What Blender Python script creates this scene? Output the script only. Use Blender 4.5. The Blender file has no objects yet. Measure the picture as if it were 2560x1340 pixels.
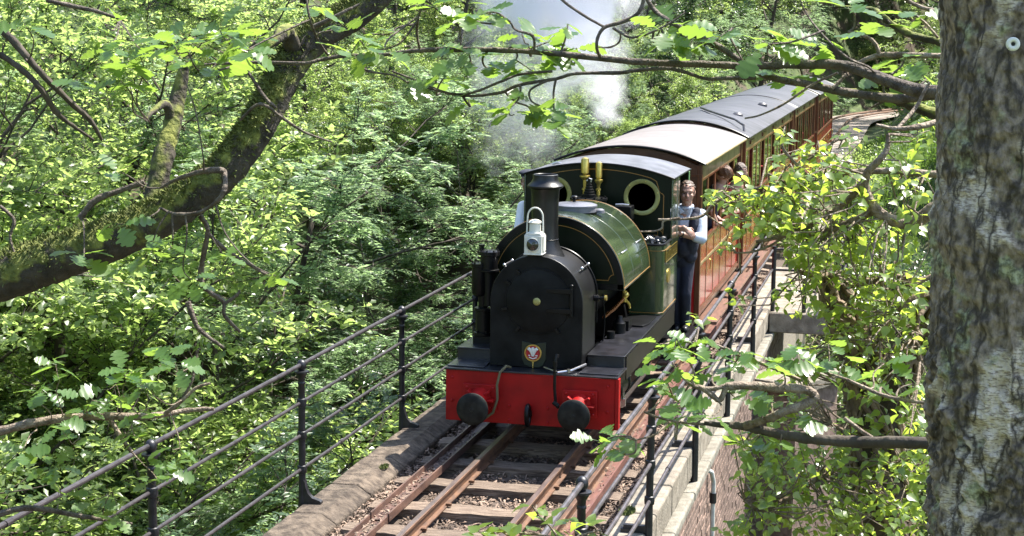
import bpy, bmesh, math, random
import numpy as np
from mathutils import Vector, Matrix

# ------------------------------------------------------------------ camera, sky, sun, exposure
scene = bpy.context.scene
COL = scene.collection
CX, CZ, YAW, PIT, ROL, FPX = 3.242, 3.759, 0.2388, -0.1453, 0.0105, 4144.5
_F = Vector((-math.sin(YAW)*math.cos(PIT), math.cos(YAW)*math.cos(PIT), math.sin(PIT)))
_R0 = Vector((math.cos(YAW), math.sin(YAW), 0)); _U0 = _R0.cross(_F)
_R = math.cos(ROL)*_R0 + math.sin(ROL)*_U0
_U = -math.sin(ROL)*_R0 + math.cos(ROL)*_U0
CAM = Vector((CX, 0, CZ))
cd = bpy.data.cameras.new('camera'); cam = bpy.data.objects.new('camera', cd); COL.objects.link(cam)
cd.sensor_width = 36; cd.sensor_fit = 'HORIZONTAL'; cd.lens = FPX/2560*36; cd.clip_start = .05; cd.clip_end = 2000
M = Matrix((_R, _U, -_F)).transposed().to_4x4(); M.translation = CAM
cam.matrix_world = M
scene.camera = cam
SUN = Vector((0.38, 0.34, 0.86)).normalized()
w = bpy.data.worlds.new('World'); scene.world = w; w.use_nodes = True
nt = w.node_tree; bg = nt.nodes['Background']; sky = nt.nodes.new('ShaderNodeTexSky')
sky.sky_type = 'NISHITA'; sky.sun_disc = False
sky.sun_elevation = math.asin(SUN.z); sky.sun_rotation = math.atan2(SUN.x, SUN.y)
nt.links.new(sky.outputs[0], bg.inputs[0]); bg.inputs[1].default_value = 0.15
sl = bpy.data.lights.new('sun', 'SUN'); sl.energy = 5.0; sl.angle = math.radians(.5); sl.color = (1, .95, .86)
so = bpy.data.objects.new('sun', sl); COL.objects.link(so)
so.rotation_euler = SUN.to_track_quat('Z', 'Y').to_euler()
vs = scene.view_settings; vs.view_transform = 'Standard'; vs.look = 'None'; vs.gamma = 1; vs.use_curve_mapping = False
vs.exposure = 1.62
scene.cycles.max_bounces = 12; scene.cycles.diffuse_bounces = 8; scene.cycles.transmission_bounces = 10; scene.cycles.transparent_max_bounces = 12; scene.cycles.volume_bounces = 8
scene.cycles.sample_clamp_indirect = 8

rnd = random.Random(7); rng = np.random.default_rng(7)

def at(u, v, d):
    """point seen at photograph pixel u,v at depth d metres along the view axis"""
    return CAM + d*(_F + _R*((u-1280)/FPX) - _U*((v-670)/FPX))

# ------------------------------------------------------------------ materials
def mat(name, col, rough=.6, metal=0., var=0., vscale=8., bump=0., bscale=40., col2=None, coat=0., spec=None, stretch=None, detail=4., isl=0.):
    m = bpy.data.materials.new(name); m.use_nodes = True
    t = m.node_tree; p = t.nodes['Principled BSDF']
    p.inputs['Base Color'].default_value = (*col, 1); p.inputs['Roughness'].default_value = rough
    p.inputs['Metallic'].default_value = metal
    if coat: p.inputs['Coat Weight'].default_value = coat; p.inputs['Coat Roughness'].default_value = .08
    if spec is not None: p.inputs['Specular IOR Level'].default_value = spec
    if var or col2 or bump or isl:
        tc = t.nodes.new('ShaderNodeTexCoord'); src = tc.outputs['Object']
        if stretch:
            mp = t.nodes.new('ShaderNodeMapping'); mp.inputs['Scale'].default_value = stretch
            t.links.new(src, mp.inputs['Vector']); src = mp.outputs[0]
    cur = None
    if var or col2:
        n = t.nodes.new('ShaderNodeTexNoise'); n.inputs['Scale'].default_value = vscale; n.inputs['Detail'].default_value = detail
        t.links.new(src, n.inputs['Vector'])
        r = t.nodes.new('ShaderNodeValToRGB'); r.color_ramp.elements[0].position = .35; r.color_ramp.elements[1].position = .65
        c2 = col2 if col2 else tuple(min(1, c*(1+var)) for c in col)
        c1 = col if col2 else tuple(c*(1-var) for c in col)
        r.color_ramp.elements[0].color = (*c1, 1); r.color_ramp.elements[1].color = (*c2, 1)
        t.links.new(n.outputs[0], r.inputs[0]); cur = r.outputs[0]
        t.links.new(cur, p.inputs['Base Color'])
    if isl:
        g = t.nodes.new('ShaderNodeObjectInfo' if isl < 0 else 'ShaderNodeNewGeometry')
        hsv = t.nodes.new('ShaderNodeHueSaturation')
        mr = t.nodes.new('ShaderNodeMapRange'); mr.inputs[3].default_value = 1-abs(isl); mr.inputs[4].default_value = 1+abs(isl)
        t.links.new(g.outputs['Random' if isl < 0 else 'Random Per Island'], mr.inputs[0])
        t.links.new(mr.outputs[0], hsv.inputs['Value'])
        if cur: t.links.new(cur, hsv.inputs['Color'])
        else: hsv.inputs['Color'].default_value = (*col, 1)
        t.links.new(hsv.outputs[0], p.inputs['Base Color'])
    if bump:
        n2 = t.nodes.new('ShaderNodeTexNoise'); n2.inputs['Scale'].default_value = bscale; n2.inputs['Detail'].default_value = 5
        t.links.new(src, n2.inputs['Vector'])
        b = t.nodes.new('ShaderNodeBump'); b.inputs['Strength'].default_value = bump; b.inputs['Distance'].default_value = .02
        t.links.new(n2.outputs[0], b.inputs['Height']); t.links.new(b.outputs[0], p.inputs['Normal'])
    return m

def leafmat(name, c1, c2, trans, tfac=.4, rough=.38, spec=.5):
    m = bpy.data.materials.new(name); m.use_nodes = True; t = m.node_tree
    p = t.nodes['Principled BSDF']; out = t.nodes['Material Output']
    p.inputs['Roughness'].default_value = rough; p.inputs['Specular IOR Level'].default_value = spec
    g = t.nodes.new('ShaderNodeNewGeometry'); oi = t.nodes.new('ShaderNodeObjectInfo')
    ad = t.nodes.new('ShaderNodeMath'); ad.operation = 'ADD'
    t.links.new(g.outputs['Random Per Island'], ad.inputs[0]); t.links.new(oi.outputs['Random'], ad.inputs[1])
    hf = t.nodes.new('ShaderNodeMath'); hf.operation = 'MULTIPLY'; hf.inputs[1].default_value = .5
    t.links.new(ad.outputs[0], hf.inputs[0])
    def ramp(a, b):
        r = t.nodes.new('ShaderNodeValToRGB'); r.color_ramp.elements[0].color = (*a, 1); r.color_ramp.elements[1].color = (*b, 1)
        r.color_ramp.elements[0].position = .2; r.color_ramp.elements[1].position = .8
        t.links.new(hf.outputs[0], r.inputs[0]); return r.outputs[0]
    t.links.new(ramp(c1, c2), p.inputs['Base Color'])
    tr = t.nodes.new('ShaderNodeBsdfTranslucent')
    t.links.new(ramp(tuple(x*.8 for x in trans), tuple(min(1, x*1.2) for x in trans)), tr.inputs['Color'])
    mx = t.nodes.new('ShaderNodeMixShader'); mx.inputs[0].default_value = tfac
    t.links.new(p.outputs[0], mx.inputs[1]); t.links.new(tr.outputs[0], mx.inputs[2]); t.links.new(mx.outputs[0], out.inputs['Surface'])
    return m

MT = dict(
    black=mat('black_paint', (.0045, .0045, .005), .36, var=.5, vscale=5, spec=.22),
    smoke_black=mat('smokebox_black', (.004, .004, .0045), .40, var=.4, vscale=6, bump=.05, bscale=60, spec=.45),
    iron=mat('railing_iron', (.010, .010, .013), .42, var=.5, vscale=20, bump=.15, bscale=60),
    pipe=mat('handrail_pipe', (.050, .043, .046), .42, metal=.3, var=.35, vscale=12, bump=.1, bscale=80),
    green=mat('loco_green', (.022, .038, .014), .25, var=.15, vscale=3, coat=1),
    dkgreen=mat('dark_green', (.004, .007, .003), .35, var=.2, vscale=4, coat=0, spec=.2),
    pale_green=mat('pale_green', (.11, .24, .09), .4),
    red=mat('buffer_red', (.27, .004, .004), .5, var=.22, vscale=5, spec=.25, bump=.04, bscale=30),
    brass=mat('brass', (.52, .40, .11), .3, metal=.85, var=.15, vscale=20),
    dullbrass=mat('dull_brass', (.30, .28, .10), .45, metal=.5, var=.15, vscale=12),
    copper=mat('copper', (.75, .33, .14), .25, metal=1),
    steel=mat('bright_steel', (.45, .45, .47), .3, metal=1, var=.2),
    orange=mat('lining_orange', (.26, .125, .022), .5),
    white=mat('lamp_white', (.58, .57, .50), .45, var=.12, vscale=9, bump=.05),
    lens=mat('lens_glass', (.015, .015, .013), .05, coat=1),
    buffer=mat('buffer_face', (.013, .013, .011), .6, var=.6, vscale=14, bump=.1, spec=.2),
    hose=mat('hose', (.10, .085, .04), .7),
    crestred=mat('crest_red', (.40, .01, .02), .4),
    silver=mat('crest_silver', (.66, .64, .58), .45),
    gold=mat('crest_gold', (.55, .36, .09), .35, metal=.7),
    coal=mat('coal', (.02, .02, .022), .25, var=.5, vscale=30),
    roofgrey=mat('cab_roof_grey', (.105, .105, .122), .45, var=.3, vscale=5, bump=.05, bscale=30),
    roofpale=mat('coach_roof_pale', (.165, .145, .138), .6, var=.25, vscale=2.2, stretch=(1, 8, 1), bump=.03),
    roofdark=mat('coach_roof_dark', (.052, .050, .058), .5, var=.65, vscale=1.5, stretch=(1, 7, 1), bump=.03),
    teak=mat('teak', (.105, .034, .014), .34, var=.35, vscale=4, stretch=(6, 6, .8), coat=.35),
    teakdark=mat('teak_dark', (.10, .038, .018), .36, var=.3, vscale=4, coat=.3),
    cream=mat('cantrail', (.21, .155, .07), .45, var=.2, vscale=5, coat=.2),
    crimson=mat('panel_crimson', (.25, .008, .009), .22, var=.25, vscale=5, coat=.5, isl=-.12),
    endred=mat('end_red', (.33, .006, .010), .28, coat=.5),
    stepwood=mat('step_wood', (.14, .07, .045), .5, var=.25, vscale=4, stretch=(8, 1, 1), coat=.2),
    soot=mat('sooty_black', (.0055, .0056, .0055), .55, var=.6, vscale=6, spec=.16, bump=.06, bscale=50),
    footplate=mat('footplate_black', (.012, .012, .016), .30, var=.5, vscale=9, bump=.12, bscale=90, spec=.6),
    piper=mat('handrail_pipe_sunlit', (.10, .088, .092), .4, metal=.4, var=.35, vscale=12, bump=.1, bscale=80),  # right handrail pipe, sunlight painted in as a lighter base colour
    moss=mat('moss', (.10, .12, .026), .9, isl=.5),
    seat=mat('seat_red', (.30, .02, .02), .7),
    rust=mat('rail_rust', (.070, .038, .025), .55, metal=.15, col2=(.150, .075, .040), vscale=9, stretch=(3, .8, 3), bump=.25, bscale=70),
    railtop=mat('rail_head', (.135, .10, .09), .38, metal=.5, col2=(.22, .165, .145), vscale=7, stretch=(4, .6, 4), bump=.12, bscale=60),
    guard=mat('guard_rail', (.070, .040, .032), .5, metal=.1, col2=(.145, .078, .055), vscale=5, stretch=(3, 1, 3), bump=.25, bscale=60),
    guardred=mat('guard_rail_red', (.105, .046, .036), .5, col2=(.165, .075, .056), vscale=6, stretch=(3, .8, 3), bump=.2, bscale=60),
    sleeper=mat('sleeper_wood', (.095, .062, .042), .85, col2=(.30, .225, .165), vscale=6, stretch=(.8, 16, 12), bump=.7, bscale=22, isl=-.25),
    ballast=mat('track_bed', (.055, .04, .03), .95, col2=(.11, .08, .06), vscale=30, bump=.8, bscale=60),
    chips=mat('leaf_litter', (.175, .122, .088), .85, var=.45, vscale=3, isl=.65),
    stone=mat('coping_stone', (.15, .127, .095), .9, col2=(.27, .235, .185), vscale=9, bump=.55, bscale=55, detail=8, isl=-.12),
    stonedark=mat('coping_stone_dark', (.040, .028, .019), .92, col2=(.135, .103, .074), vscale=13, bump=.9, bscale=50, detail=9, isl=-.15),  # darker, browner stone for the left coping
    ledge=mat('ledge_stone', (.15, .135, .105), .9, col2=(.24, .225, .185), vscale=10, bump=.5, bscale=50, detail=7, isl=-.12),
    brick=mat('brick_red', (.12, .075, .058), .88, col2=(.21, .145, .115), vscale=14, bump=.4, bscale=60, isl=-.3),
    mortar=mat('mortar', (.21, .18, .14), .95, var=.3, vscale=20, bump=.4),
    skin=mat('skin', (.38, .22, .165), .5, var=.06, vscale=20, spec=.35),
    hair=mat('hair_brown', (.075, .048, .032), .5, var=.4, vscale=60, bump=.4, bscale=150),
    hairb=mat('hair_auburn', (.11, .05, .025), .5, var=.4, vscale=60, bump=.4, bscale=150),
    shirt=mat('shirt_blue_white', (.42, .47, .56), .75, var=.06, vscale=12, bump=.3, bscale=25),
    shirtw=mat('shirt_white', (.78, .77, .78), .75, bump=.3, bscale=25),
    navy=mat('waistcoat_navy', (.013, .015, .030), .8, var=.3, vscale=20, bump=.3, bscale=40),
    trouser=mat('trouser_navy', (.011, .013, .027), .85, var=.3, vscale=9, bump=.9, bscale=11, stretch=(1, 1, .55)),
    shoe=mat('shoe_black', (.012, .012, .012), .4),
    tshirt=mat('tshirt_red', (.4, .06, .05), .8),
    eye=mat('eye_dark', (.02, .015, .012), .3),
    lip=mat('lip', (.36, .14, .11), .5),
    bark=mat('oak_bark', (.030, .022, .016), .9, col2=(.085, .068, .050), vscale=12, stretch=(1, 1, .4), bump=.9, bscale=25, detail=8),
    twig=mat('twig_bark', (.11, .075, .05), .75, col2=(.27, .215, .16), vscale=30, bump=.9, bscale=80, detail=9),
    twigdark=mat('twig_dark', (.05, .036, .026), .8, col2=(.135, .108, .082), vscale=26, bump=.9, bscale=70, detail=9),
    vine=mat('ivy_vine', (.09, .06, .038), .85, col2=(.22, .16, .105), vscale=12, bump=.6, bscale=50),
    ceramic=mat('ceramic', (.74, .72, .66), .3),
    pipegrey=mat('drain_pipe', (.50, .50, .47), .6, var=.2, vscale=9),
)
LF = dict(
    oak=leafmat('oak_leaf', (.07, .115, .036), (.12, .165, .058), (.44, .58, .17), .55, .40, .6),
    oakfg=leafmat('oak_leaf_near', (.05, .115, .02), (.085, .16, .03), (.29, .45, .06), .46, .34, .75),
    ash=leafmat('ash_leaf', (.06, .105, .055), (.11, .16, .085), (.38, .54, .25), .52, .40, .6),
    hazel=leafmat('hazel_leaf', (.065, .11, .03), (.12, .17, .05), (.43, .57, .16), .55, .3, .7),
    holly=leafmat('dark_leaf', (.018, .045, .014), (.040, .080, .024), (.14, .25, .06), .32, .28, .7),
    ivy=leafmat('ivy_leaf', (.075, .13, .024), (.12, .185, .036), (.44, .57, .07), .52, .28, .8),
    fern=leafmat('fern_leaf', (.04, .085, .018), (.085, .13, .028), (.20, .34, .05), .4, .5),
)

def moss_mat(name, moss_amt, base1, base2, moss1, moss2, up=True, sc=9.):
    m = bpy.data.materials.new(name); m.use_nodes = True; t = m.node_tree; p = t.nodes['Principled BSDF']; p.inputs['Roughness'].default_value = .92
    tc = t.nodes.new('ShaderNodeTexCoord')
    def noise(s, d=6):
        n = t.nodes.new('ShaderNodeTexNoise'); n.inputs['Scale'].default_value = s; n.inputs['Detail'].default_value = d
        t.links.new(tc.outputs['Object'], n.inputs['Vector']); return n.outputs[0]
    def ramp(src, a, b, p0=.35, p1=.65):
        r = t.nodes.new('ShaderNodeValToRGB'); r.color_ramp.elements[0].color = (*a, 1); r.color_ramp.elements[1].color = (*b, 1)
        r.color_ramp.elements[0].position = p0; r.color_ramp.elements[1].position = p1
        t.links.new(src, r.inputs[0]); return r.outputs[0]
    n1 = noise(sc); barkc = ramp(noise(sc*1.7, 9), base1, base2); mossc = ramp(noise(sc*3), moss1, moss2)
    fac = n1
    if up:
        g = t.nodes.new('ShaderNodeNewGeometry'); s = t.nodes.new('ShaderNodeSeparateXYZ'); t.links.new(g.outputs['Normal'], s.inputs[0])
        a = t.nodes.new('ShaderNodeMath'); a.operation = 'MULTIPLY_ADD'; a.inputs[1].default_value = .22
        t.links.new(s.outputs['Z'], a.inputs[0]); t.links.new(n1, a.inputs[2]); fac = a.outputs[0]
    mask = ramp(fac, (0, 0, 0), (1, 1, 1), .62-moss_amt, .72-moss_amt)
    mx = t.nodes.new('ShaderNodeMixRGB'); t.links.new(mask, mx.inputs[0]); t.links.new(barkc, mx.inputs[1]); t.links.new(mossc, mx.inputs[2])
    t.links.new(mx.outputs[0], p.inputs['Base Color'])
    b = t.nodes.new('ShaderNodeBump'); b.inputs['Strength'].default_value = .9; b.inputs['Distance'].default_value = .03
    t.links.new(noise(sc*3.2, 9), b.inputs['Height']); t.links.new(b.outputs[0], p.inputs['Normal'])
    return m
MT['mossbark'] = moss_mat('mossy_bark', .12, (.022, .018, .012), (.06, .05, .035), (.065, .08, .016), (.20, .21, .045))
MT['ivybark'] = moss_mat('ivy_trunk', .02, (.03, .022, .014), (.085, .06, .04), (.03, .045, .012), (.06, .075, .02))
MT['soil'] = moss_mat('soil', .06, (.035, .025, .017), (.08, .058, .038), (.03, .05, .012), (.07, .10, .025), sc=.9)
MT['bankgrass'] = moss_mat('bank_ground', .12, (.05, .045, .02), (.10, .08, .04), (.05, .085, .02), (.10, .13, .035), sc=.8)

def birch_mat():
    m = bpy.data.materials.new('birch_bark'); m.use_nodes = True; t = m.node_tree; p = t.nodes['Principled BSDF']; p.inputs['Roughness'].default_value = .85
    tc = t.nodes.new('ShaderNodeTexCoord')
    def noise(s, d=6, st=(1, 1, 1)):
        mp = t.nodes.new('ShaderNodeMapping'); mp.inputs['Scale'].default_value = st; t.links.new(tc.outputs['Object'], mp.inputs['Vector'])
        n = t.nodes.new('ShaderNodeTexNoise'); n.inputs['Scale'].default_value = s; n.inputs['Detail'].default_value = d
        t.links.new(mp.outputs[0], n.inputs['Vector']); return n.outputs[0]
    def ramp(src, a, b, p0, p1):
        r = t.nodes.new('ShaderNodeValToRGB'); r.color_ramp.elements[0].color = (*a, 1); r.color_ramp.elements[1].color = (*b, 1)
        r.color_ramp.elements[0].position = p0; r.color_ramp.elements[1].position = p1; t.links.new(src, r.inputs[0]); return r.outputs[0]
    def mix(f, a, b):
        x = t.nodes.new('ShaderNodeMixRGB'); t.links.new(f, x.inputs[0]); t.links.new(a, x.inputs[1]); t.links.new(b, x.inputs[2]); return x.outputs[0]
    def crack(sc, st, wd):
        n = noise(sc, 7, st); a = t.nodes.new('ShaderNodeMath'); a.operation = 'SUBTRACT'; a.inputs[1].default_value = .5; t.links.new(n, a.inputs[0])
        b_ = t.nodes.new('ShaderNodeMath'); b_.operation = 'ABSOLUTE'; t.links.new(a.outputs[0], b_.inputs[0]); return ramp(b_.outputs[0], (0, 0, 0), (1, 1, 1), 0, wd)
    bark = ramp(noise(70, 12, (1, 1, .5)), (.07, .052, .037), (.36, .28, .205), .36, .66)
    pale = ramp(noise(90, 7, (1, 1, 4)), (.28, .22, .165), (.64, .54, .43), .38, .52)
    lich = ramp(noise(110, 8), (.13, .13, .07), (.40, .40, .25), .38, .62)
    pm = ramp(noise(6.5, 12, (1, 1, .55)), (0, 0, 0), (1, 1, 1), .51, .55)
    lm = ramp(noise(15, 13), (0, 0, 0), (1, 1, 1), .56, .64)
    c = mix(pm, bark, pale); c = mix(lm, c, lich)
    ck = crack(17, (1, 1, .30), .055); dk = t.nodes.new('ShaderNodeRGB'); dk.outputs[0].default_value = (.05, .038, .028, 1); c = mix(ck, dk.outputs[0], c)
    t.links.new(c, p.inputs['Base Color'])
    b = t.nodes.new('ShaderNodeBump'); b.inputs['Strength'].default_value = 1.; b.inputs['Distance'].default_value = .02
    t.links.new(noise(60, 12, (1, 1, .5)), b.inputs['Height']); t.links.new(b.outputs[0], p.inputs['Normal'])
    return m
MT['birch'] = birch_mat()

def glass_mat():
    m = bpy.data.materials.new('window_glass'); m.use_nodes = True; t = m.node_tree
    out = t.nodes['Material Output']; t.nodes.remove(t.nodes['Principled BSDF'])
    a = t.nodes.new('ShaderNodeBsdfTransparent'); a.inputs[0].default_value = (.86, .9, .88, 1)
    g = t.nodes.new('ShaderNodeBsdfGlossy'); g.inputs['Roughness'].default_value = .03
    f = t.nodes.new('ShaderNodeFresnel'); f.inputs[0].default_value = 1.5
    x = t.nodes.new('ShaderNodeMixShader'); t.links.new(f.outputs[0], x.inputs[0]); t.links.new(a.outputs[0], x.inputs[1]); t.links.new(g.outputs[0], x.inputs[2])
    t.links.new(x.outputs[0], out.inputs['Surface']); return m
MT['glass'] = glass_mat()

# ------------------------------------------------------------------ object helpers
ORG = {}
def worg(o): return ORG.get(o.name, Vector((0, 0, 0)))
def tag(o, label=None, cat=None, group=None, kind=None):
    if label: o['label'] = label
    if cat: o['category'] = cat
    if group: o['group'] = group
    if kind: o['kind'] = kind
    return o
def thing(name, label, cat, loc=(0, 0, 0), group=None):
    o = bpy.data.objects.new(name, None); COL.objects.link(o); o.location = loc; o.empty_display_size = .2
    ORG[o.name] = Vector(loc); return tag(o, label, cat, group)
def link(name, me, parent=None, loc=None):
    """loc = world position of the mesh origin"""
    o = bpy.data.objects.new(name, me); COL.objects.link(o)
    if loc is None: loc = worg(parent) if parent else Vector((0, 0, 0))
    loc = Vector(loc); ORG[o.name] = loc
    if parent: o.parent = parent; o.location = loc - worg(parent)
    else: o.location = loc
    return o

class MB:
    def __init__(s): s.v = []; s.f = []
    def add(s, vs, fs):
        n = len(s.v); s.v += [tuple(x) for x in vs]; s.f += [tuple(i+n for i in f) for f in fs]; return s
    def box(s, x0, x1, y0, y1, z0, z1):
        return s.add([(x, y, z) for x in (x0, x1) for y in (y0, y1) for z in (z0, z1)],
                     [(0, 1, 3, 2), (4, 6, 7, 5), (0, 4, 5, 1), (2, 3, 7, 6), (0, 2, 6, 4), (1, 5, 7, 3)])
    def obox(s, c, half, rot):
        c = Vector(c); h = half
        return s.add([c + rot @ Vector((x*h[0], y*h[1], z*h[2])) for x in (-1, 1) for y in (-1, 1) for z in (-1, 1)],
                     [(0, 1, 3, 2), (4, 6, 7, 5), (0, 4, 5, 1), (2, 3, 7, 6), (0, 2, 6, 4), (1, 5, 7, 3)])
    def tube(s, pts, rad, n=8, caps=True):
        pts = [Vector(p) for p in pts]
        if not isinstance(rad, (list, tuple)): rad = [rad]*len(pts)
        b = len(s.v); up = None
        for i, p in enumerate(pts):
            d = (pts[min(i+1, len(pts)-1)] - pts[max(i-1, 0)])
            d = d.normalized() if d.length > 1e-9 else Vector((0, 0, 1))
            if up is None:
                a = Vector((0, 0, 1)) if abs(d.z) < .9 else Vector((1, 0, 0)); up = (a - d*a.dot(d)).normalized()
            else:
                up = up - d*up.dot(d)
                up = up.normalized() if up.length > 1e-6 else d.orthogonal().normalized()
            q = d.cross(up)
            for k in range(n):
                t = 2*math.pi*k/n; s.v.append(tuple(p + (up*math.cos(t) + q*math.sin(t))*rad[i]))
        for i in range(len(pts)-1):
            for k in range(n):
                k2 = (k+1) % n; s.f.append((b+i*n+k, b+i*n+k2, b+(i+1)*n+k2, b+(i+1)*n+k))
        if caps:
            s.f.append(tuple(b+k for k in range(n))[::-1]); e = b+(len(pts)-1)*n; s.f.append(tuple(e+k for k in range(n)))
        return s
    def cyl(s, a, b, r, n=16, r2=None): return s.tube([a, b], [r, r if r2 is None else r2], n)
    def lathe(s, prof, o, axis='z', n=24, sc=(1, 1)):
        """prof: list of (r, h)"""
        b = len(s.v); o = Vector(o)
        for r, h in prof:
            for k in range(n):
                t = 2*math.pi*k/n; c, q = r*math.cos(t)*sc[0], r*math.sin(t)*sc[1]
                s.v.append(tuple(o + (Vector((c, q, h)) if axis == 'z' else Vector((q, h, c)) if axis == 'y' else Vector((h, c, q)))))
        for i in range(len(prof)-1):
            for k in range(n):
                k2 = (k+1) % n; s.f.append((b+i*n+k, b+i*n+k2, b+(i+1)*n+k2, b+(i+1)*n+k))
        s.f.append(tuple(b+k for k in range(n))[::-1]); e = b+(len(prof)-1)*n; s.f.append(tuple(e+k for k in range(n)))
        return s
    def prism(s, poly, a, b, axis='y'):
        """poly: 2D outline; axis y: (x,z) outline, x: (y,z), z: (x,y)"""
        f = {'y': lambda p, h: (p[0], h, p[1]), 'x': lambda p, h: (h, p[0], p[1]), 'z': lambda p, h: (p[0], p[1], h)}[axis]
        n = len(poly); vs_ = [f(p, a) for p in poly] + [f(p, b) for p in poly]
        return s.add(vs_, [tuple(range(n))[::-1], tuple(range(n, 2*n))] + [(i, (i+1) % n, n+(i+1) % n, n+i) for i in range(n)])
    def strip(s, pts, wdt, y, closed=False, t=.003):
        """flat raised line in a plane of constant y along 2D points (x,z)"""
        P = [Vector((p[0], p[1])) for p in pts]; n = len(P); L = []
        for i in range(n):
            d = (P[min(i+1, n-1)] - P[max(i-1, 0)])
            if d.length < 1e-9: d = Vector((1, 0))
            d.normalize(); q = Vector((-d.y, d.x))*wdt/2
            L.append((P[i]+q, P[i]-q))
        for i in range(n-1):
            a, b = L[i]; c, d = L[i+1]
            s.prism([tuple(a), tuple(b), tuple(d), tuple(c)], y, y-t)
        return s
    def ell(s, c, r, rot=None, nu=14, nv=9):
        b = len(s.v); c = Vector(c); rot = rot or Matrix.Identity(3)
        s.v.append(tuple(c + rot @ Vector((0, 0, r[2]))))
        for i in range(1, nv):
            ph = math.pi*i/nv
            for k in range(nu):
                t = 2*math.pi*k/nu
                s.v.append(tuple(c + rot @ Vector((r[0]*math.sin(ph)*math.cos(t), r[1]*math.sin(ph)*math.sin(t), r[2]*math.cos(ph)))))
        s.v.append(tuple(c + rot @ Vector((0, 0, -r[2])))); e = len(s.v)-1
        for k in range(nu): s.f.append((b, b+1+k, b+1+(k+1) % nu))
        for i in range(nv-2):
            for k in range(nu):
                k2 = (k+1) % nu; s.f.append((b+1+i*nu+k, b+1+(i+1)*nu+k, b+1+(i+1)*nu+k2, b+1+i*nu+k2))
        for k in range(nu): s.f.append((e, b+1+(nv-2)*nu+(k+1) % nu, b+1+(nv-2)*nu+k))
        return s
    def caps(s, a, b, ra, rb, n=12):
        """tapered capsule"""
        a, b = Vector(a), Vector(b); d = (b-a); L = d.length; d = d.normalized() if L > 1e-6 else Vector((0, 0, 1))
        pts, rr = [], []
        for k in range(5): t = math.pi/2*k/4; pts.append(a - d*ra*math.cos(t)*.999); rr.append(max(ra*math.sin(t), .0005))
        for k in range(5): t = math.pi/2*k/4; pts.append(b + d*rb*math.sin(t)*.999); rr.append(max(rb*math.cos(t), .0005))
        return s.tube(pts, rr, n)
    def mesh(s, name, m, org=(0, 0, 0), smooth=35, fixn=False):
        me = bpy.data.meshes.new(name); o = Vector(org)
        me.from_pydata([(x-o.x, y-o.y, z-o.z) for x, y, z in s.v], [], s.f)
        if fixn:
            bm = bmesh.new(); bm.from_mesh(me); bmesh.ops.recalc_face_normals(bm, faces=bm.faces); bm.to_mesh(me); bm.free()
        me.materials.append(m if not isinstance(m, str) else MT[m])
        if smooth:
            me.polygons.foreach_set('use_smooth', [True]*len(me.polygons))
            try: me.set_sharp_from_angle(angle=math.radians(smooth))
            except Exception: pass
        me.update(); return me
    def build(s, name, m, parent=None, smooth=35, bevel=0, label=None, kind=None, fixn=True):
        org = worg(parent) if parent else Vector((0, 0, 0))
        o = link(name, s.mesh(name, m, org, smooth, fixn), parent, org)
        if bevel:
            b = o.modifiers.new('edge', 'BEVEL'); b.width = bevel; b.segments = 2; b.limit_method = 'ANGLE'; b.angle_limit = math.radians(40)
        if label: o['label'] = label
        if kind: o['kind'] = kind
        return o

def arc(r, a0, a1, n, cx=0, cz=0, rz=None):
    rz = r if rz is None else rz
    return [(cx + r*math.cos(math.radians(a0+(a1-a0)*i/n)), cz + rz*math.sin(math.radians(a0+(a1-a0)*i/n))) for i in range(n+1)]

def holed_plate(outer, holes, y0, y1):
    """thin plate in the x-z plane with round holes, thickness y0..y1"""
    bm = bmesh.new(); loops = []
    for L in [outer]+holes:
        vs_ = [bm.verts.new((p[0], y0, p[1])) for p in L]
        loops.append([bm.edges.new((vs_[i], vs_[(i+1) % len(vs_)])) for i in range(len(vs_))])
    bmesh.ops.triangle_fill(bm, edges=[e for l in loops for e in l], use_beauty=True, use_dissolve=False)
    r = bmesh.ops.extrude_face_region(bm, geom=list(bm.faces))
    bmesh.ops.translate(bm, verts=[g for g in r['geom'] if isinstance(g, bmesh.types.BMVert)], vec=(0, y1-y0, 0))
    bm.verts.index_update(); mb = MB()
    mb.add([v.co[:] for v in bm.verts], [[v.index for v in f.verts] for f in bm.faces]); bm.free(); return mb

# ------------------------------------------------------------------ terrain
def sst(a, b, x):
    t = np.clip((x-a)/(b-a), 0, 1); return t*t*(3-2*t)
def gz(x, y):
    x = np.asarray(x, float); y = np.asarray(y, float)
    near = np.where(np.abs(x) < 2, -.5, np.clip(-.5 + (np.abs(x)-2)*1.5, -.5, 2.0))
    s1 = sst(1.5, 15, y + .15*x); s2 = sst(24, 37, y - .35*np.minimum(x+2, 0)*.6)
    far = -.38 + np.maximum(0, x-1.75)*.62*sst(34, 38, y) + np.maximum(0, -x-5)*.22
    far = np.where(y > 60, np.minimum(far, -.38 + np.maximum(0, np.abs(x-np.where(y > 70, (y-70)**2*.016, 0))-1.75)*.62), far)
    h = near*(1-s1)*(1-s2) + -11.5*s1*(1-s2) + far*s2
    h = h + np.maximum(0, -x-16)*.45 + np.maximum(0, y-62)*.38*np.clip((np.abs(x-np.where(y > 70, (y-70)**2*.016, 0))-2.0)/5, 0, 1)*np.where(y > 95, 1, 1)
    wob = .35*np.sin(x*.9+1.3*y*.3)*np.cos(y*.7) + .2*np.sin(x*2.1)*np.sin(y*1.7+1)
    return h + wob*np.clip((np.abs(x)-2.2)/2, 0, 1)
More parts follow.
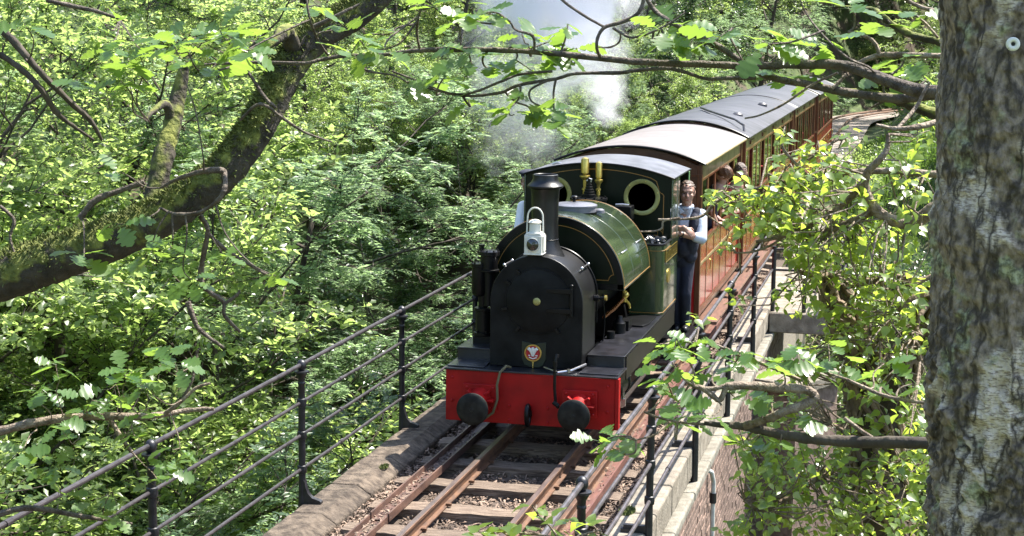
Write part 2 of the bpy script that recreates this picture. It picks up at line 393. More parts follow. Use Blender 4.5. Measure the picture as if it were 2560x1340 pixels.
def make_ground():
    xs = np.concatenate([np.linspace(-160, -30, 27)[:-1], np.linspace(-30, 30, 121), np.linspace(30, 160, 27)[1:]])
    ys = np.concatenate([np.linspace(-60, -4, 15)[:-1], np.linspace(-4, 70, 149), np.linspace(70, 260, 39)[1:]])
    X, Y = np.meshgrid(xs, ys); Z = gz(X, Y); nx, ny = len(xs), len(ys)
    me = bpy.data.meshes.new('ground')
    fs = [(j*nx+i, j*nx+i+1, (j+1)*nx+i+1, (j+1)*nx+i) for j in range(ny-1) for i in range(nx-1)]
    me.from_pydata(np.stack([X, Y, Z], -1).reshape(-1, 3).tolist(), [], fs); me.materials.append(MT['soil'])
    me.polygons.foreach_set('use_smooth', [True]*len(me.polygons))
    return tag(link('ground', me), 'brown wooded ground of the ravine and its slopes', None, None, 'structure')
make_ground()

# ------------------------------------------------------------------ viaduct
via = thing('viaduct', 'stone and red brick railway viaduct carrying the train over the ravine', 'viaduct', (0, 3, -.3))
mb = MB(); poly = [(2.5, -.36)]
poly += [(2.5, -13), (4.6, -13)]
for c in (9, 19, 29): poly += [(c-4, -13), (c-4, -7)] + arc(4, 180, 0, 16, c, -7)[1:-1] + [(c+4, -7), (c+4, -13)]
poly = poly[:2] + poly[3:] + [(37, -13), (37, -.36)]
mb.prism(poly, -1.395, 1.395, 'x'); mb.build('core_wall', 'mortar', via, 0)
MB().box(-1.1, 1.12, 2.4, 37.1, -.40, -.20).build('track_bed', 'ballast', via, 0)
def stone_course(name, prof, y0, y1, ln, m, jit):
    y = y0
    while y < y1:
        L = ln*rnd.uniform(.85, 1.15); mb = MB(); j = rnd.uniform(-jit, jit)
        pr = [(x + j*.6, z + j) for x, z in prof]; nn = 7; rings = []
        for q in range(nn+1):
            yy = y+.008+(L-.016)*q/nn; e = .0032 if 0 < q < nn else .0025
            rings.append([(x+rnd.gauss(0, e*.6), yy, z+rnd.gauss(0, e*.6)-(.006 if q in (0, nn) and z > -.2 else 0)) for x, z in pr])
        m_ = len(pr); mb.add([p for r_ in rings for p in r_], [tuple(range(m_))[::-1], tuple(nn*m_+k for k in range(m_))] + [(q*m_+k, q*m_+(k+1) % m_, (q+1)*m_+(k+1) % m_, (q+1)*m_+k) for q in range(nn) for k in range(m_)])
        # rough the arris a little by cutting the block into lengths with small offsets
        mb.build(name, m, via, 20, bevel=.012); y += L
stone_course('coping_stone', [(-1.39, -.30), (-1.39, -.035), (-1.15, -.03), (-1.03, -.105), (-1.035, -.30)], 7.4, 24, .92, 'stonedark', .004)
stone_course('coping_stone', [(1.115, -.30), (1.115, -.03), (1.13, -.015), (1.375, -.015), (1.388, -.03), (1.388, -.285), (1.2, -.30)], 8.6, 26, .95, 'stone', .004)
stone_course('ledge_stone', [(1.30, -.44), (1.30, -.335), (1.455, -.322), (1.468, -.335), (1.468, -.40), (1.43, -.44)], 8.7, 26, 1.1, 'ledge', .004)
bme = MB().box(-.012, .012, -.107, .107, -.032, .032).mesh('brick', 'brick', smooth=0)
stuffb = MB(); nb = 0
for c in range(46):
    z = -.485 - c*.075
    for k in range(70):
        y = 9.2 + k*.225 + (.1125 if c % 2 else 0)
        j = rnd.uniform(-.004, .004)
        if c < 17 and 13.0 <= y < 16.9 and nb < 295:
            link('brick', bme, via, (1.398+j, y, z)); nb += 1
        else: stuffb.box(1.386+j, 1.410+j, y-.107, y+.107, z-.032, z+.032)
stuffb.build('brickwork', 'brick', via, 0, kind='stuff', fixn=False)
# refuge bay standing out from the far part of the viaduct, on a brick pier with a pale cap
mb = MB(); mb.box(1.40, 2.35, 22.3, 25.4, -.32, -.05); mb.build('refuge_slab', 'stone', via, 20, bevel=.015)
mb = MB(); mb.obox((1.86, 20.8, -.62), (.42, .62, .07), Matrix.Rotation(math.radians(-24), 3, 'Z')); mb.build('pier_cap', 'stone', via, 20, bevel=.015)
mb = MB(); mb.obox((1.84, 20.8, -4.7), (.36, .55, 4.0), Matrix.Rotation(math.radians(-24), 3, 'Z')); mb.build('pier', 'brick', via, 0)

dp = thing('drain_pipe', 'pale grey drain pipe with black clamps on the brick viaduct face', 'drain pipe', (1.46, 15.7, -.5))
mb = MB(); mb.tube([(1.40, 15.55, -.46), (1.45, 15.62, -.5), (1.462, 15.7, -.62), (1.462, 15.7, -4)], .022, 8); mb.build('pipe', 'pipegrey', dp)
for z in (-.78, -1.3): MB().cyl((1.462, 15.7, z-.05), (1.462, 15.7, z+.05), .033, 10).build('clamp', 'iron', dp)

# ------------------------------------------------------------------ track
trk = thing('railway_track', 'rusty narrow gauge railway track on weathered wooden sleepers', 'railway track', (0, 12, -.2))
def railprof(cx, z0=0):
    return [(cx+a, z0+b) for a, b in ((-.026, -.004), (-.02, 0), (.02, 0), (.026, -.004), (.024, -.026), (.008, -.034), (.008, -.092), (.042, -.100), (.042, -.110),
                                       (-.042, -.110), (-.042, -.100), (-.008, -.092), (-.008, -.034), (-.024, -.026))]
def track_x(y):   # dead straight on the viaduct, bending to the right beyond the train
    return 0.0 if y < 70 else (y-70)**2*.016
for sx in (-1, 1):
    mb = MB(); mb.prism(railprof(sx*.369), 3, 44, 'y'); o = mb.build('running_rail', 'rust', trk, 20)
    MB().box(sx*.369-.0195, sx*.369+.0195, 3, 44, -.002, .0012).build('rail_head', 'railtop', o, 0)
    ys = [44+i*2 for i in range(29)]
    mb = MB(); mb.tube([(sx*.369+track_x(y), y, -.05) for y in ys], .05, 4); mb.build('running_rail', 'rust', trk, 0)
def channel(name, x0, x1, y0, y1, zb, zt, m, t=.014, dz=0, dx=0, base=.012):
    mb = MB(); mb.prism([(x0+dx, zb+dz), (x1+dx, zb+dz), (x1+dx, zt+dz), (x1-t+dx, zt+dz), (x1-t+dx, zb+base+dz), (x0+t+dx, zb+base+dz), (x0+t+dx, zt+dz), (x0+dx, zt+dz)], y0, y1, 'y')
    return mb.build(name, m, trk, 10)
channel('guard_rail', -.815, -.655, 12.02, 32, -.112, -.045, 'guard')
channel('guard_rail', -.825, -.665, 3, 12.04, -.126, -.065, 'guard')
channel('guard_rail', .635, .86, 3, 34, -.112, -.008, 'guardred', .016)
MB().prism(railprof(.70, -.002), 11.2, 34, 'y').build('check_rail', 'rust', trk, 20)
sl_me = []
for k in range(5):
    mb = MB(); n = 16; P = []
    for i in range(n+1):
        x = -.98 + 1.96*i/n; a = rnd.uniform(-.012, .012); b = rnd.uniform(-.008, .004)
        ex = .02 if i in (0, n) else 0
        P.append([(x, -.115+a+ex, 0+b-ex*.3), (x, .115+rnd.uniform(-.012, .012)-ex, rnd.uniform(-.008, .003)-ex*.3), (x, .118, -.13), (x, -.118, -.13)])
    vs_ = [q for p in P for q in p]; fs = []
    for i in range(n):
        for j in range(4): fs.append((i*4+j, i*4+(j+1) % 4, (i+1)*4+(j+1) % 4, (i+1)*4+j))
    fs += [(3, 2, 1, 0), (n*4, n*4+1, n*4+2, n*4+3)]
    mb.add(vs_, fs); sl_me.append(mb.mesh('sleeper', 'sleeper', smooth=0, fixn=True))
spk = MB().box(-.022, .022, -.016, .016, 0, .022).mesh('rail_spike', 'rust', smooth=0)
SLY = []
for i in range(46):
    y = 8.24 + .715*i + rnd.uniform(-.02, .02); SLY.append(y)
    if y > 36: break
    o = link('sleeper', sl_me[i % 5], trk, (rnd.uniform(-.03, .03), y, -.113 + rnd.uniform(-.004, .002)))
    o.rotation_euler = (0, rnd.uniform(-.008, .008), rnd.uniform(-.02, .02) + (math.pi if i % 3 == 0 else 0))
    if 10.6 < y < 16:
        for sx in (-1, 1):
            for q in (-.05, .05): link('rail_spike', spk, trk, (sx*.369+q, y+rnd.uniform(-.03, .03), -.104))

def scatter_mesh(name, m, P, A, N, S, tv, tf, smooth=False):
    """many small pieces: positions P, long axes A, normals N, sizes S (n,3) of the template tv (axis, side, normal)"""
    A = A/np.linalg.norm(A, axis=1, keepdims=True)
    N = N - A*np.sum(A*N, 1, keepdims=True); N /= np.maximum(np.linalg.norm(N, axis=1, keepdims=True), 1e-6)
    B = np.cross(N, A)
    if S.ndim == 1: S = np.stack([S, S, S], 1)
    V = (P[:, None, :] + A[:, None, :]*(tv[None, :, 0:1]*S[:, None, 0:1]) + B[:, None, :]*(tv[None, :, 1:2]*S[:, None, 1:2]) + N[:, None, :]*(tv[None, :, 2:3]*S[:, None, 2:3]))
    n, k = len(P), len(tv); V = V.reshape(-1, 3)
    cnt = np.array([len(f) for f in tf]); flat = np.concatenate([np.array(f) for f in tf])
    idx = (flat[None, :] + (np.arange(n)*k)[:, None]).reshape(-1)
    lens = np.tile(cnt, n); starts = np.concatenate([[0], np.cumsum(lens)[:-1]])
    me = bpy.data.meshes.new(name); me.vertices.add(len(V)); me.vertices.foreach_set('co', V.astype(np.float32).ravel())
    me.loops.add(len(idx)); me.loops.foreach_set('vertex_index', idx.astype(np.int32))
    me.polygons.add(len(lens)); me.polygons.foreach_set('loop_start', starts.astype(np.int32))
    try: me.polygons.foreach_set('loop_total', lens.astype(np.int32))
    except Exception: pass
    if smooth: me.polygons.foreach_set('use_smooth', np.ones(len(lens), dtype=bool))
    me.materials.append(MT[m] if isinstance(m, str) else m); me.update(calc_edges=True); return me

# leaf and wood chip litter lying on the track bed
def litter():
    def zone(n, x0, x1, y0, y1, z0, z1):
        x = rng.uniform(x0, x1, n); y = y0 + (y1-y0)*rng.uniform(0, 1, n)**1.6; z = rng.uniform(z0, z1, n); return np.stack([x, y, z], 1)
    P = np.concatenate([zone(8500, -1.07, -.80, 10.2, 24, -.20, -.125), zone(9000, .86, 1.13, 9.6, 27, -.20, -.12),
                        zone(11000, -.64, .60, 10.2, 16.5, -.20, -.168), zone(700, -.80, -.67, 10.2, 15, -.10, -.09), zone(500, .66, .84, 10.2, 20, -.10, -.085)])
    n = len(P); th = rng.uniform(0, 2*np.pi, n)
    A = np.stack([np.cos(th), np.sin(th), rng.normal(0, .35, n)], 1); N = np.stack([rng.normal(0, .5, n), rng.normal(0, .5, n), np.ones(n)], 1)
    S = np.stack([rng.uniform(.018, .06, n), rng.uniform(.008, .020, n), rng.uniform(.004, .016, n)], 1)
    tv = np.array([(-1, -.7, 0), (-1, .7, 0), (0, -1, 1.), (0, 1, .8), (1, -.6, 0), (1, .5, .2)])*np.array([.5, .5, .6])
    return link('leaf_litter', scatter_mesh('leaf_litter', 'chips', P, A, N, S, tv, [(0, 2, 3, 1), (2, 4, 5, 3)]))
tag(litter(), 'dry brown wood chips and dead leaves littering the track bed', None, None, 'stuff')

def moss_patch(label, x, y, z, r_, n):
    a = rng.uniform(0, 6.28, n); q = r_*np.sqrt(rng.uniform(0, 1, n)); P = np.stack([x+q*np.cos(a)*.5, y+q*np.sin(a), np.full(n, z)], 1); A = np.stack([rng.normal(0, .5, n), rng.normal(0, .5, n), np.ones(n)], 1)
    return tag(link('moss', scatter_mesh('moss', MT['moss'], P, A, rng.normal(0, 1, (n, 3)), rng.uniform(.012, .03, n), np.array([(0, -.3, 0), (0, .3, 0), (1, 0, 0.)]), [(0, 1, 2)])), label, None, None, 'stuff')
moss_patch('yellow moss growing on the near end of the right coping', 1.15, 12.5, -.02, .12, 900)
moss_patch('yellow moss in the joint of the left coping', -1.12, 13.3, -.04, .07, 350)

# ------------------------------------------------------------------ iron railings
def post_mesh(side, deep):
    """side = direction of the foot (towards the track): +1 or -1; origin at post axis, z=0"""
    mb = MB(); zb = -.33 if deep else -.10
    pr = [(.034, zb), (.034, zb+.05), (.030, .02)]
    for z in (.24, .52, .785): pr += [(.028, z-.035), (.037, z-.03), (.040, z), (.037, z+.03), (.028, z+.035)]
    pr += [(.026, .93), (.030, .935), (.030, .95), (.026, .955), (.028, .985), (.048, 1.02), (.060, 1.028), (.060, 1.04), (.02, 1.046)]
    mb.lathe(pr, (0, 0, 0), n=14); mb.ell((0, 0, 1.085), (.040, .040, .047), nu=14, nv=10)
    if deep: mb.box(min(0, side*.19), max(0, side*.19), -.022, .022, -.012, .042); mb.box(min(side*.14, side*.21), max(side*.14, side*.21), -.03, .03, -.016, .012)
    else:
        c = [(0, .16), (.028, .15), (.036, .10), (.055, .05), (.09, .015), (.15, -.002), (.165, -.012), (.165, -.03), (0, -.03)]
        mb.prism([(side*a, z) for a, z in c], -.024, .024, 'y')
    return mb.mesh('post', 'iron', smooth=40, fixn=True)
def railing(label, x, y0, ks, side, deep, zs, yend):
    r = thing('iron_railing', label, 'railing', (x, y0, 0))
    me = post_mesh(side, deep)
    for k in ks:
        o = link('post', me, r, (x+rnd.uniform(-.006, .006), y0+2.649*k, 0)); o.rotation_euler = (rnd.uniform(-.006, .006), rnd.uniform(-.006, .006), 0)
    for z, rr in zs:
        mb = MB(); ys = np.linspace(y0+2.649*ks[0]-1.2, yend, 24)
        mb.tube([(x+rnd.uniform(-.003, .003), y, z+rnd.uniform(-.004, .004)) for y in ys], rr, 10)
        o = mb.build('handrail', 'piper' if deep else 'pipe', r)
        for k in ks[::2]: MB().cyl((x, y0+2.649*k+.9, z), (x, y0+2.649*k+.96, z), rr+.005, 10).build('joint_sleeve', 'pipe', o)
    return r
railing('black iron railing with four pipe rails left of the track', -1.41, 9.44, list(range(-1, 9)), 1, False, [(1.09, .017), (.785, .0135), (.52, .0135), (.24, .0135)], 33.5)
railing('black iron railing with sunlit toned pipe rails right of the track', 1.41, 9.33, list(range(-1, 5)), -1, True, [(1.09, .019), (.785, .015), (.52, .015), (.24, .015)], 22.5)
rr = thing('refuge_railing', 'black railing round the refuge bay jutting out right of the coaches', 'railing', (1.41, 22.6, 0))
me = post_mesh(-1, False)
for p in ((1.43, 22.45), (1.85, 22.45), (2.28, 22.45), (2.28, 23.8), (2.28, 25.2)):
    mb = MB(); mb.cyl((p[0], p[1], -.05), (p[0], p[1], .84), .03, 10); mb.build('post', 'iron', rr)
for z in (.80, .52, .24): MB().tube([(1.43, 22.45, z), (2.28, 22.45, z), (2.28, 25.2, z)], .017, 8).build('handrail', 'pipe', rr)

# ------------------------------------------------------------------ steam locomotive
loco = thing('steam_locomotive', 'dark green saddle tank steam locomotive with red buffer beam and tall black chimney', 'locomotive', (0, 14.05, 0))
def L(mb, name, m, parent=loco, smooth=35, bevel=0, **k): return mb.build(name, m, parent, smooth, bevel, **k)
# buffer beam and its fittings
beam = L(MB().box(-.78, .765, 14.05, 14.085, .235, .698), 'buffer_beam', 'red', bevel=.004)
L(MB().box(.767, .80, 14.04, 14.12, .24, .70), 'beam_edge_angle', 'red', beam, bevel=.004)
bolt = MB().lathe([(.014, 0), (.014, .008), (.008, .014), (.001, .015)], (0, 0, 0), 'y', 8)
bolt.v = [(x, -y, z) for x, y, z in bolt.v]; bolt_me = bolt.mesh('bolt', 'red', fixn=True)
for x, z in ((-.19, .40), (-.19, .27), (.16, .40), (.16, .27), (.70, .40), (-.72, .42), (.70, .63), (-.72, .63)): link('bolt', bolt_me, beam, (x, 14.05, z))
for sx in (-.455, .455):
    mb = MB(); mb.box(sx-.155, sx+.155, 14.015, 14.049, .345, .585)
    mb.lathe([(.105, 14.02), (.085, 13.96), (.075, 13.88), (.07, 13.83)], (sx, 0, .455), 'y', 18)
    for a in (45, 135, 225, 315, 0, 180):
        c, s_ = math.cos(math.radians(a)), math.sin(math.radians(a))
        mb.prism([(sx+.06*c-.01*s_, .455+.06*s_+.01*c), (sx+.14*c-.01*s_, .455+.115*s_+.01*c), (sx+.14*c+.01*s_, .455+.115*s_-.01*c), (sx+.06*c+.01*s_, .455+.06*s_-.01*c)], 13.93, 14.02, 'y')
    h = L(mb, 'buffer_housing', 'red', bevel=.004)
    for dx, dz in ((-.12, .09), (.12, .09), (-.12, -.09), (.12, -.09)): link('bolt', bolt_me, h, (sx+dx, 14.015, .465+dz))
    mb = MB(); mb.lathe([(.02, 13.735), (.06, 13.733), (.10, 13.737), (.132, 13.746), (.143, 13.756), (.145, 13.768), (.14, 13.782), (.05, 13.79), (.045, 13.86)], (sx, 0, .415), 'y', 40)
    mb.lathe([(.016, 13.728), (.02, 13.736)], (sx, 0, .415), 'y', 10)
    L(mb, 'buffer_head', 'buffer')
mb = MB(); mb.tube([(0, 14.05-.085-.05*math.cos(t), .345+.085*math.sin(t)) for t in np.linspace(0, 2*math.pi, 20)], .022, 8, False); mb.box(-.02, .02, 13.99, 14.05, .32, .37); L(mb, 'coupling_hook', 'black')
mb = MB(); mb.tube([(-.20, 14.12, .735), (-.215, 14.02, .765), (-.26, 13.98, .715), (-.285, 13.97, .60), (-.28, 13.97, .47), (-.32, 13.975, .345), (-.40, 13.98, .285), (-.48, 13.99, .27)], .012, 8); L(mb, 'steam_heat_hose', 'hose')
mb = MB(); mb.tube([(.27, 14.0, .42), (.245, 13.99, .47), (.235, 13.985, .60), (.235, 13.985, .78), (.24, 13.99, .86), (.245, 14.0, .895), (.25, 14.04, .88)], .014, 8); mb.tube([(.275, 13.98, .44), (.225, 13.985, .475)], .022, 8); mb.lathe([(.02, .80), (.02, .84)], (.2365, 13.985, 0), n=8); L(mb, 'vacuum_pipe', 'black')
mb = MB(); mb.tube([(.25, 14.02, .735), (.36, 14.10, .745), (.45, 14.30, .765)], .010, 8); mb.tube([(.10, 14.16, .745), (.22, 14.05, .74)], .009, 8); mb.lathe([(.016, -.015), (.016, .015)], (.34, 14.08, .744), n=8); L(mb, 'drain_cock_rod', 'steel')
# running plates
L(MB().box(-.79, .79, 14.035, 14.50, .700, .716), 'front_footplate', 'footplate', bevel=.003)
for a, b in ((-.78, -.44), (.43, .78)): L(MB().box(a, b, 14.10, 14.44, .718, .728), 'tread_plate', 'footplate', bevel=.003)
for sx in (-1, 1):
    mb = MB(); x0, x1 = sorted((sx*.435, sx*.78)); mb.box(x0, x1, 14.42, 17.62, .816, .832); mb.box(x0+.004, x1-.006, 14.424, 17.6, .722, .815)
    L(mb, 'side_footplate', 'footplate', bevel=.003)
    L(MB().box(sx*.781-.004, sx*.781+.004, 14.5, 17.5, .60, .812), 'valance', 'black')
    L(MB().box(sx*.52-.01, sx*.52+.01, 15.0, 18.6, .18, .70), 'main_frame', 'black')
mb = MB(); mb.prism([(.44, 15.9), (.70, 15.9), (.74, 16.05), (.74, 16.50), (.44, 16.50)], .834, .852, 'z'); L(mb, 'step_plate', 'black', bevel=.003)
# smokebox
R = .425; zc = 1.31
prof = [(-R, .72)] + [(-R, zc)] + arc(R, 180, 0, 40, 0, zc)[1:-1] + [(R, zc), (R, .72)]
sb = L(MB().prism(prof, 14.25, 14.85, 'y'), 'smokebox', 'smoke_black', smooth=30, bevel=.006)
fp = [(-R+.004, .722), (-R+.004, zc)] + arc(R-.004, 180, 0, 40, 0, zc)[1:-1] + [(R-.004, zc), (R-.004, .722)]
L(MB().prism(fp, 14.244, 14.2505, 'y'), 'front_plate', 'soot', sb, smooth=0)
mb = MB(); rr_ = [(R+.012, 1.05)] + arc(R+.012, 0, 180, 40, 0, zc) + [(-R-.012, 1.05)]
for y in (14.845,): 
    P = [Vector((x, y, z)) for x, z in rr_]; mb.tube(P, .009, 6)
L(mb, 'smokebox_ring', 'black', sb)
mb = MB(); mb.lathe([(.30, 14.243), (.30, 14.236), (.27, 14.228), (.20, 14.217), (.10, 14.207), (.02, 14.203)], (.015, 0, 1.325), 'y', 48); mb.tube([(.015+.292*math.cos(t), 14.236, 1.325+.292*math.sin(t)) for t in np.linspace(0, 2*math.pi, 60)], .006, 6, False)
door = L(mb, 'smokebox_door', 'soot')
mb = MB(); mb.lathe([(.033, 14.208), (.035, 14.196), (.028, 14.188), (.018, 14.184)], (.015, 0, 1.328), 'y', 24); mb.tube([(.015+.021*math.cos(t), 14.187, 1.328+.021*math.sin(t)) for t in np.linspace(0, 2*math.pi, 24)], .003, 5, False); L(mb, 'door_knob', 'dullbrass', door)
mb = MB(); mb.cyl((.325, 14.225, 1.20), (.325, 14.225, 1.47), .016, 10); mb.ell((.325, 14.225, 1.48), (.02, .02, .014))
for z in (1.25, 1.43): mb.prism([(.10, z-.018), (.335, z-.022), (.335, z+.022), (.10, z+.018)], 14.238, 14.205, 'y')
L(mb, 'door_hinge', 'black', door, bevel=.002)
for a in (150, 195, 235, 305, 125): 
    c, s_ = math.cos(math.radians(a)), math.sin(math.radians(a)); mb = MB(); mb.obox((.015+.315*c, 14.235, 1.325+.315*s_), (.026, .014, .011), Matrix.Rotation(-math.radians(a), 3, 'Y')); L(mb, 'door_clamp', 'black', door)
# green plaque with the feathered badge
mb = MB(); mb.prism([(-.125, .955), (-.125, .80), (-.10, .745), (-.05, .722), (.03, .722), (.07, .745), (.095, .80), (.095, .955), (.03, .945), (-.015, .932), (-.06, .945)], 14.236, 14.248, 'y')
plq = L(mb, 'shield_plate', mat('plaque_green', (.008, .015, .006), .45), bevel=.002)
bx, bz = -.02, .855
mb = MB(); mb.lathe([(.074, 14.235), (.074, 14.228), (.001, 14.228)], (bx, 0, bz), 'y', 30); bad = L(mb, 'badge', 'crestred', plq)
mb = MB(); mb.tube([(bx+.072*math.cos(t), 14.227, bz+.072*math.sin(t)) for t in np.linspace(0, 2*math.pi, 36)], .0085, 6, False)
for t in np.linspace(0, 2*math.pi, 22)[:-1]: mb.ell((bx+.072*math.cos(t), 14.219, bz+.072*math.sin(t)), (.0055, .004, .0055), nu=6, nv=4)
for k in range(4): mb.ell((bx, 14.226, bz-.088-.014*k), (.009-.001*k, .004, .008), nu=8, nv=5)
L(mb, 'garter', 'gold', plq)
mb = MB()
for q in (-1, 0, 1):
    mb.tube([(bx+q*.006, 14.224, bz-.030), (bx+q*.012, 14.221, bz), (bx+q*.024, 14.219, bz+.030), (bx+q*.034, 14.219, bz+.041 if q else bz+.048), (bx+q*.046, 14.218, bz+.030 if q else bz+.050)], [.006, .010, .015, .014, .009], 8)
L(mb, 'feathers', 'silver', plq)
mb = MB(); mb.box(bx-.040, bx-.024, 14.222, 14.227, bz-.028, bz-.018); mb.box(bx+.024, bx+.042, 14.222, 14.227, bz-.028, bz-.018)
mb.tube([(bx-.036, 14.225, bz-.040), (bx, 14.222, bz-.052), (bx+.036, 14.225, bz-.040)], .005, 6); L(mb, 'ribbon', 'silver', plq)
# boiler, firebox
mb = MB(); mb.lathe([(.40, 14.80), (.40, 17.1)], (0, 0, 1.30), 'y', 40); L(mb, 'boiler', 'black')
L(MB().lathe([(.408, 14.86), (.412, 14.90), (.408, 14.94)], (0, 0, 1.30), 'y', 40), 'boiler_band', 'black')
# saddle tank
TR, TZ = .662, 1.345
body = arc(TR, 0, 180, 56, 0, TZ) + [(-.42, TZ), (.42, TZ)]
tank = L(MB().prism(arc(TR, -1, 181, 56, 0, TZ) + [(-TR*.6, TZ-.012), (TR*.6, TZ-.012)], 15.0, 16.52, 'y'), 'saddle_tank', 'green', smooth=30, bevel=.006)
mb = MB(); o_, i_ = arc(TR-.004, 0, 180, 56, 0, TZ), arc(.603, 0, 180, 56, 0, TZ)
for k in range(56): mb.prism([o_[k], o_[k+1], i_[k+1], i_[k]], 14.992, 15.001, 'y')
mb.box(-.655, .655, 14.992, 15.001, TZ-.011, TZ+.045); L(mb, 'front_border', 'black', tank)
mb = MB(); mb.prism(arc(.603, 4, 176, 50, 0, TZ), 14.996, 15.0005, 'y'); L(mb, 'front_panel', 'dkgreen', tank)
mb = MB(); ln = [(.40, 1.425), (.515, 1.425)] + arc(.05, 180, 90, 6, .567, 1.43) + arc(.578, 13, 167, 60, 0, TZ) + arc(.05, 90, 0, 6, -.567, 1.43) + [(-.515, 1.425), (-.40, 1.425)]
mb.strip(ln, .005, 14.9955); L(mb, 'lining', 'orange', tank)
mb = MB(); mb.tube([(x, 15.015, z) for x, z in arc(TR+.0008, 0, 180, 60, 0, TZ)], .0030, 5); mb.tube([(x, 16.50, z) for x, z in arc(TR+.0008, 0, 180, 60, 0, TZ)], .0030, 5)
for sx in (-1, 1): mb.tube([(sx*(TR+.0005), 15.0, TZ+.012), (sx*(TR+.0005), 16.5, TZ+.012)], .0030, 5)
L(mb, 'edge_lining', 'orange', tank)
for y in (15.55, 16.05):
    L(MB().tube([(x, y, z) for x, z in arc(TR+.0002, 0, 180, 60, 0, TZ)], .0022, 4), 'tank_seam', 'green', tank)
mb = MB(); mb.lathe([(.205, 1.985), (.205, 2.035), (.212, 2.037), (.212, 2.05), (.18, 2.062), (.08, 2.072), (.001, 2.074)], (.055, 15.66, 0), n=36); lid = L(mb, 'tank_filler_lid', 'roofgrey')
mb = MB(); mb.lathe([(.018, 2.07), (.014, 2.085), (.018, 2.10), (.034, 2.112), (.036, 2.122), (.024, 2.132), (.001, 2.136)], (.035, 15.70, 0), n=16); L(mb, 'lid_knob', 'black', lid)
mb = MB(); mb.lathe([(.055, 1.97), (.05, 2.0), (.03, 2.012), (.001, 2.015)], (.28, 15.72, 0), n=18); L(mb, 'tank_vent', 'roofgrey')
for sx, y in ((1, 16.0), (1, 15.2)):
    a = math.radians(28); L(MB().tube([(math.cos(a)*(TR+.01)*sx, y+.02, TZ+math.sin(a)*TR), (math.cos(a)*(TR+.03), y+.06, TZ+math.sin(a)*(TR+.02)), (math.cos(a)*(TR+.03), y+.22, TZ+math.sin(a)*(TR+.02)), (math.cos(a)*(TR+.01), y+.26, TZ+math.sin(a)*TR)], .007, 6), 'tank_handle', 'steel', tank)
# chimney
mb = MB(); mb.lathe([(.20, 1.66), (.165, 1.735), (.135, 1.79), (.123, 1.85), (.120, 2.0), (.123, 2.18), (.128, 2.29), (.135, 2.305), (.162, 2.318), (.164, 2.332), (.152, 2.345), (.128, 2.365), (.116, 2.39), (.114, 2.43), (.105, 2.435), (.098, 2.43), (.095, 2.30), (.001, 2.29)], (0, 14.56, 0), n=40)
L(mb, 'chimney', 'smoke_black')
L(MB().tube([(.122*math.cos(t), 14.56+.122*math.sin(t), 1.845) for t in np.linspace(0, 2*math.pi, 36)], .006, 6, False), 'chimney_band', 'black')
# knobs and short handrails on the smokebox
for sx in (-1, 1):
    mb = MB(); a, b = Vector((sx*.36, 14.50, 1.60)), Vector((sx*.36, 14.80, 1.60)); mb.tube([a, b], .008, 8)
    for p in (a, b): mb.ell(p, (.016, .016, .016), nu=8, nv=6); mb.tube([p, p-Vector((sx*.06, 0, .06))], .007, 6)
    L(mb, 'smokebox_handrail', 'steel')
mb = MB(); mb.cyl((.43, 14.75, 1.295), (.475, 14.75, 1.295), .03, 10); mb.cyl((.47, 14.75, 1.295), (.53, 14.75, 1.30), .014, 8); L(mb, 'lubricator', 'black')
L(MB().cyl((.528, 14.75, 1.30), (.548, 14.75, 1.30), .026, 10), 'lubricator_cap', 'brass')
# pipework below the tank
mb = MB(); mb.tube([(.43, 15.25, 1.03), (.50, 15.45, 1.09), (.565, 15.60, 1.17)], .016, 8); L(mb, 'copper_feed_pipe', 'copper')
mb = MB(); mb.cyl((.565, 15.60, 1.13), (.565, 15.60, 1.24), .024, 10); mb.ell((.575, 15.60, 1.20), (.035, .03, .03)); mb.cyl((.56, 15.6, 1.24), (.56, 15.6, 1.33), .012, 8); mb.tube([(.57, 15.62, 1.15), (.60, 15.66, 1.10), (.60, 15.7, 1.06)], .014, 8); L(mb, 'clack_valve', 'brass')
mb = MB(); mb.tube([(.47, 14.95, 1.30), (.49, 14.97, 1.1), (.48, 15.0, .95), (.46, 15.05, .84)], .008, 8); mb.tube([(.55, 15.65, 1.1), (.53, 15.9, .95), (.5, 16.1, .86)], .012, 8); L(mb, 'oil_pipe', 'black')
L(MB().lathe([(.06, .83), (.06, .93), (.045, .95), (.03, 1.0)], (.53, 15.55, 0), n=14), 'injector', 'black')
L(MB().lathe([(.04, .83), (.04, .90)], (.50, 15.25, 0), n=12), 'oil_cup', 'black')
L(MB().box(.45, .60, 15.66, 15.86, .834, .93), 'valve_chest', 'black')
# air pump on the left
mb = MB(); px, py = -.56, 14.72
mb.lathe([(.088, 1.50), (.095, 1.505), (.095, 1.52), (.08, 1.525), (.08, 1.65), (.098, 1.655), (.098, 1.69), (.06, 1.70), (.001, 1.70)], (px, py, 0), n=20)
for t in np.linspace(0, 2*math.pi, 9)[:-1]: mb.cyl((px+.086*math.cos(t), py+.086*math.sin(t), 1.69), (px+.086*math.cos(t), py+.086*math.sin(t), 1.706), .008, 6)
mb.lathe([(.02, 1.69), (.02, 1.73), (.03, 1.735), (.03, 1.75)], (px-.07, py, 0), n=10)
ap = L(mb, 'air_pump', 'black')
mb = MB(); px2 = -.645; mb.lathe([(.06, 1.27), (.078, 1.30), (.078, 1.54), (.088, 1.545), (.088, 1.575), (.001, 1.58)], (px2, py, 0), n=18)
for t in np.linspace(0, 2*math.pi, 7)[:-1]: mb.cyl((px2+.072*math.cos(t), py+.072*math.sin(t), 1.575), (px2+.072*math.cos(t), py+.072*math.sin(t), 1.592), .008, 6)
L(mb, 'steam_cylinder', 'black', ap)
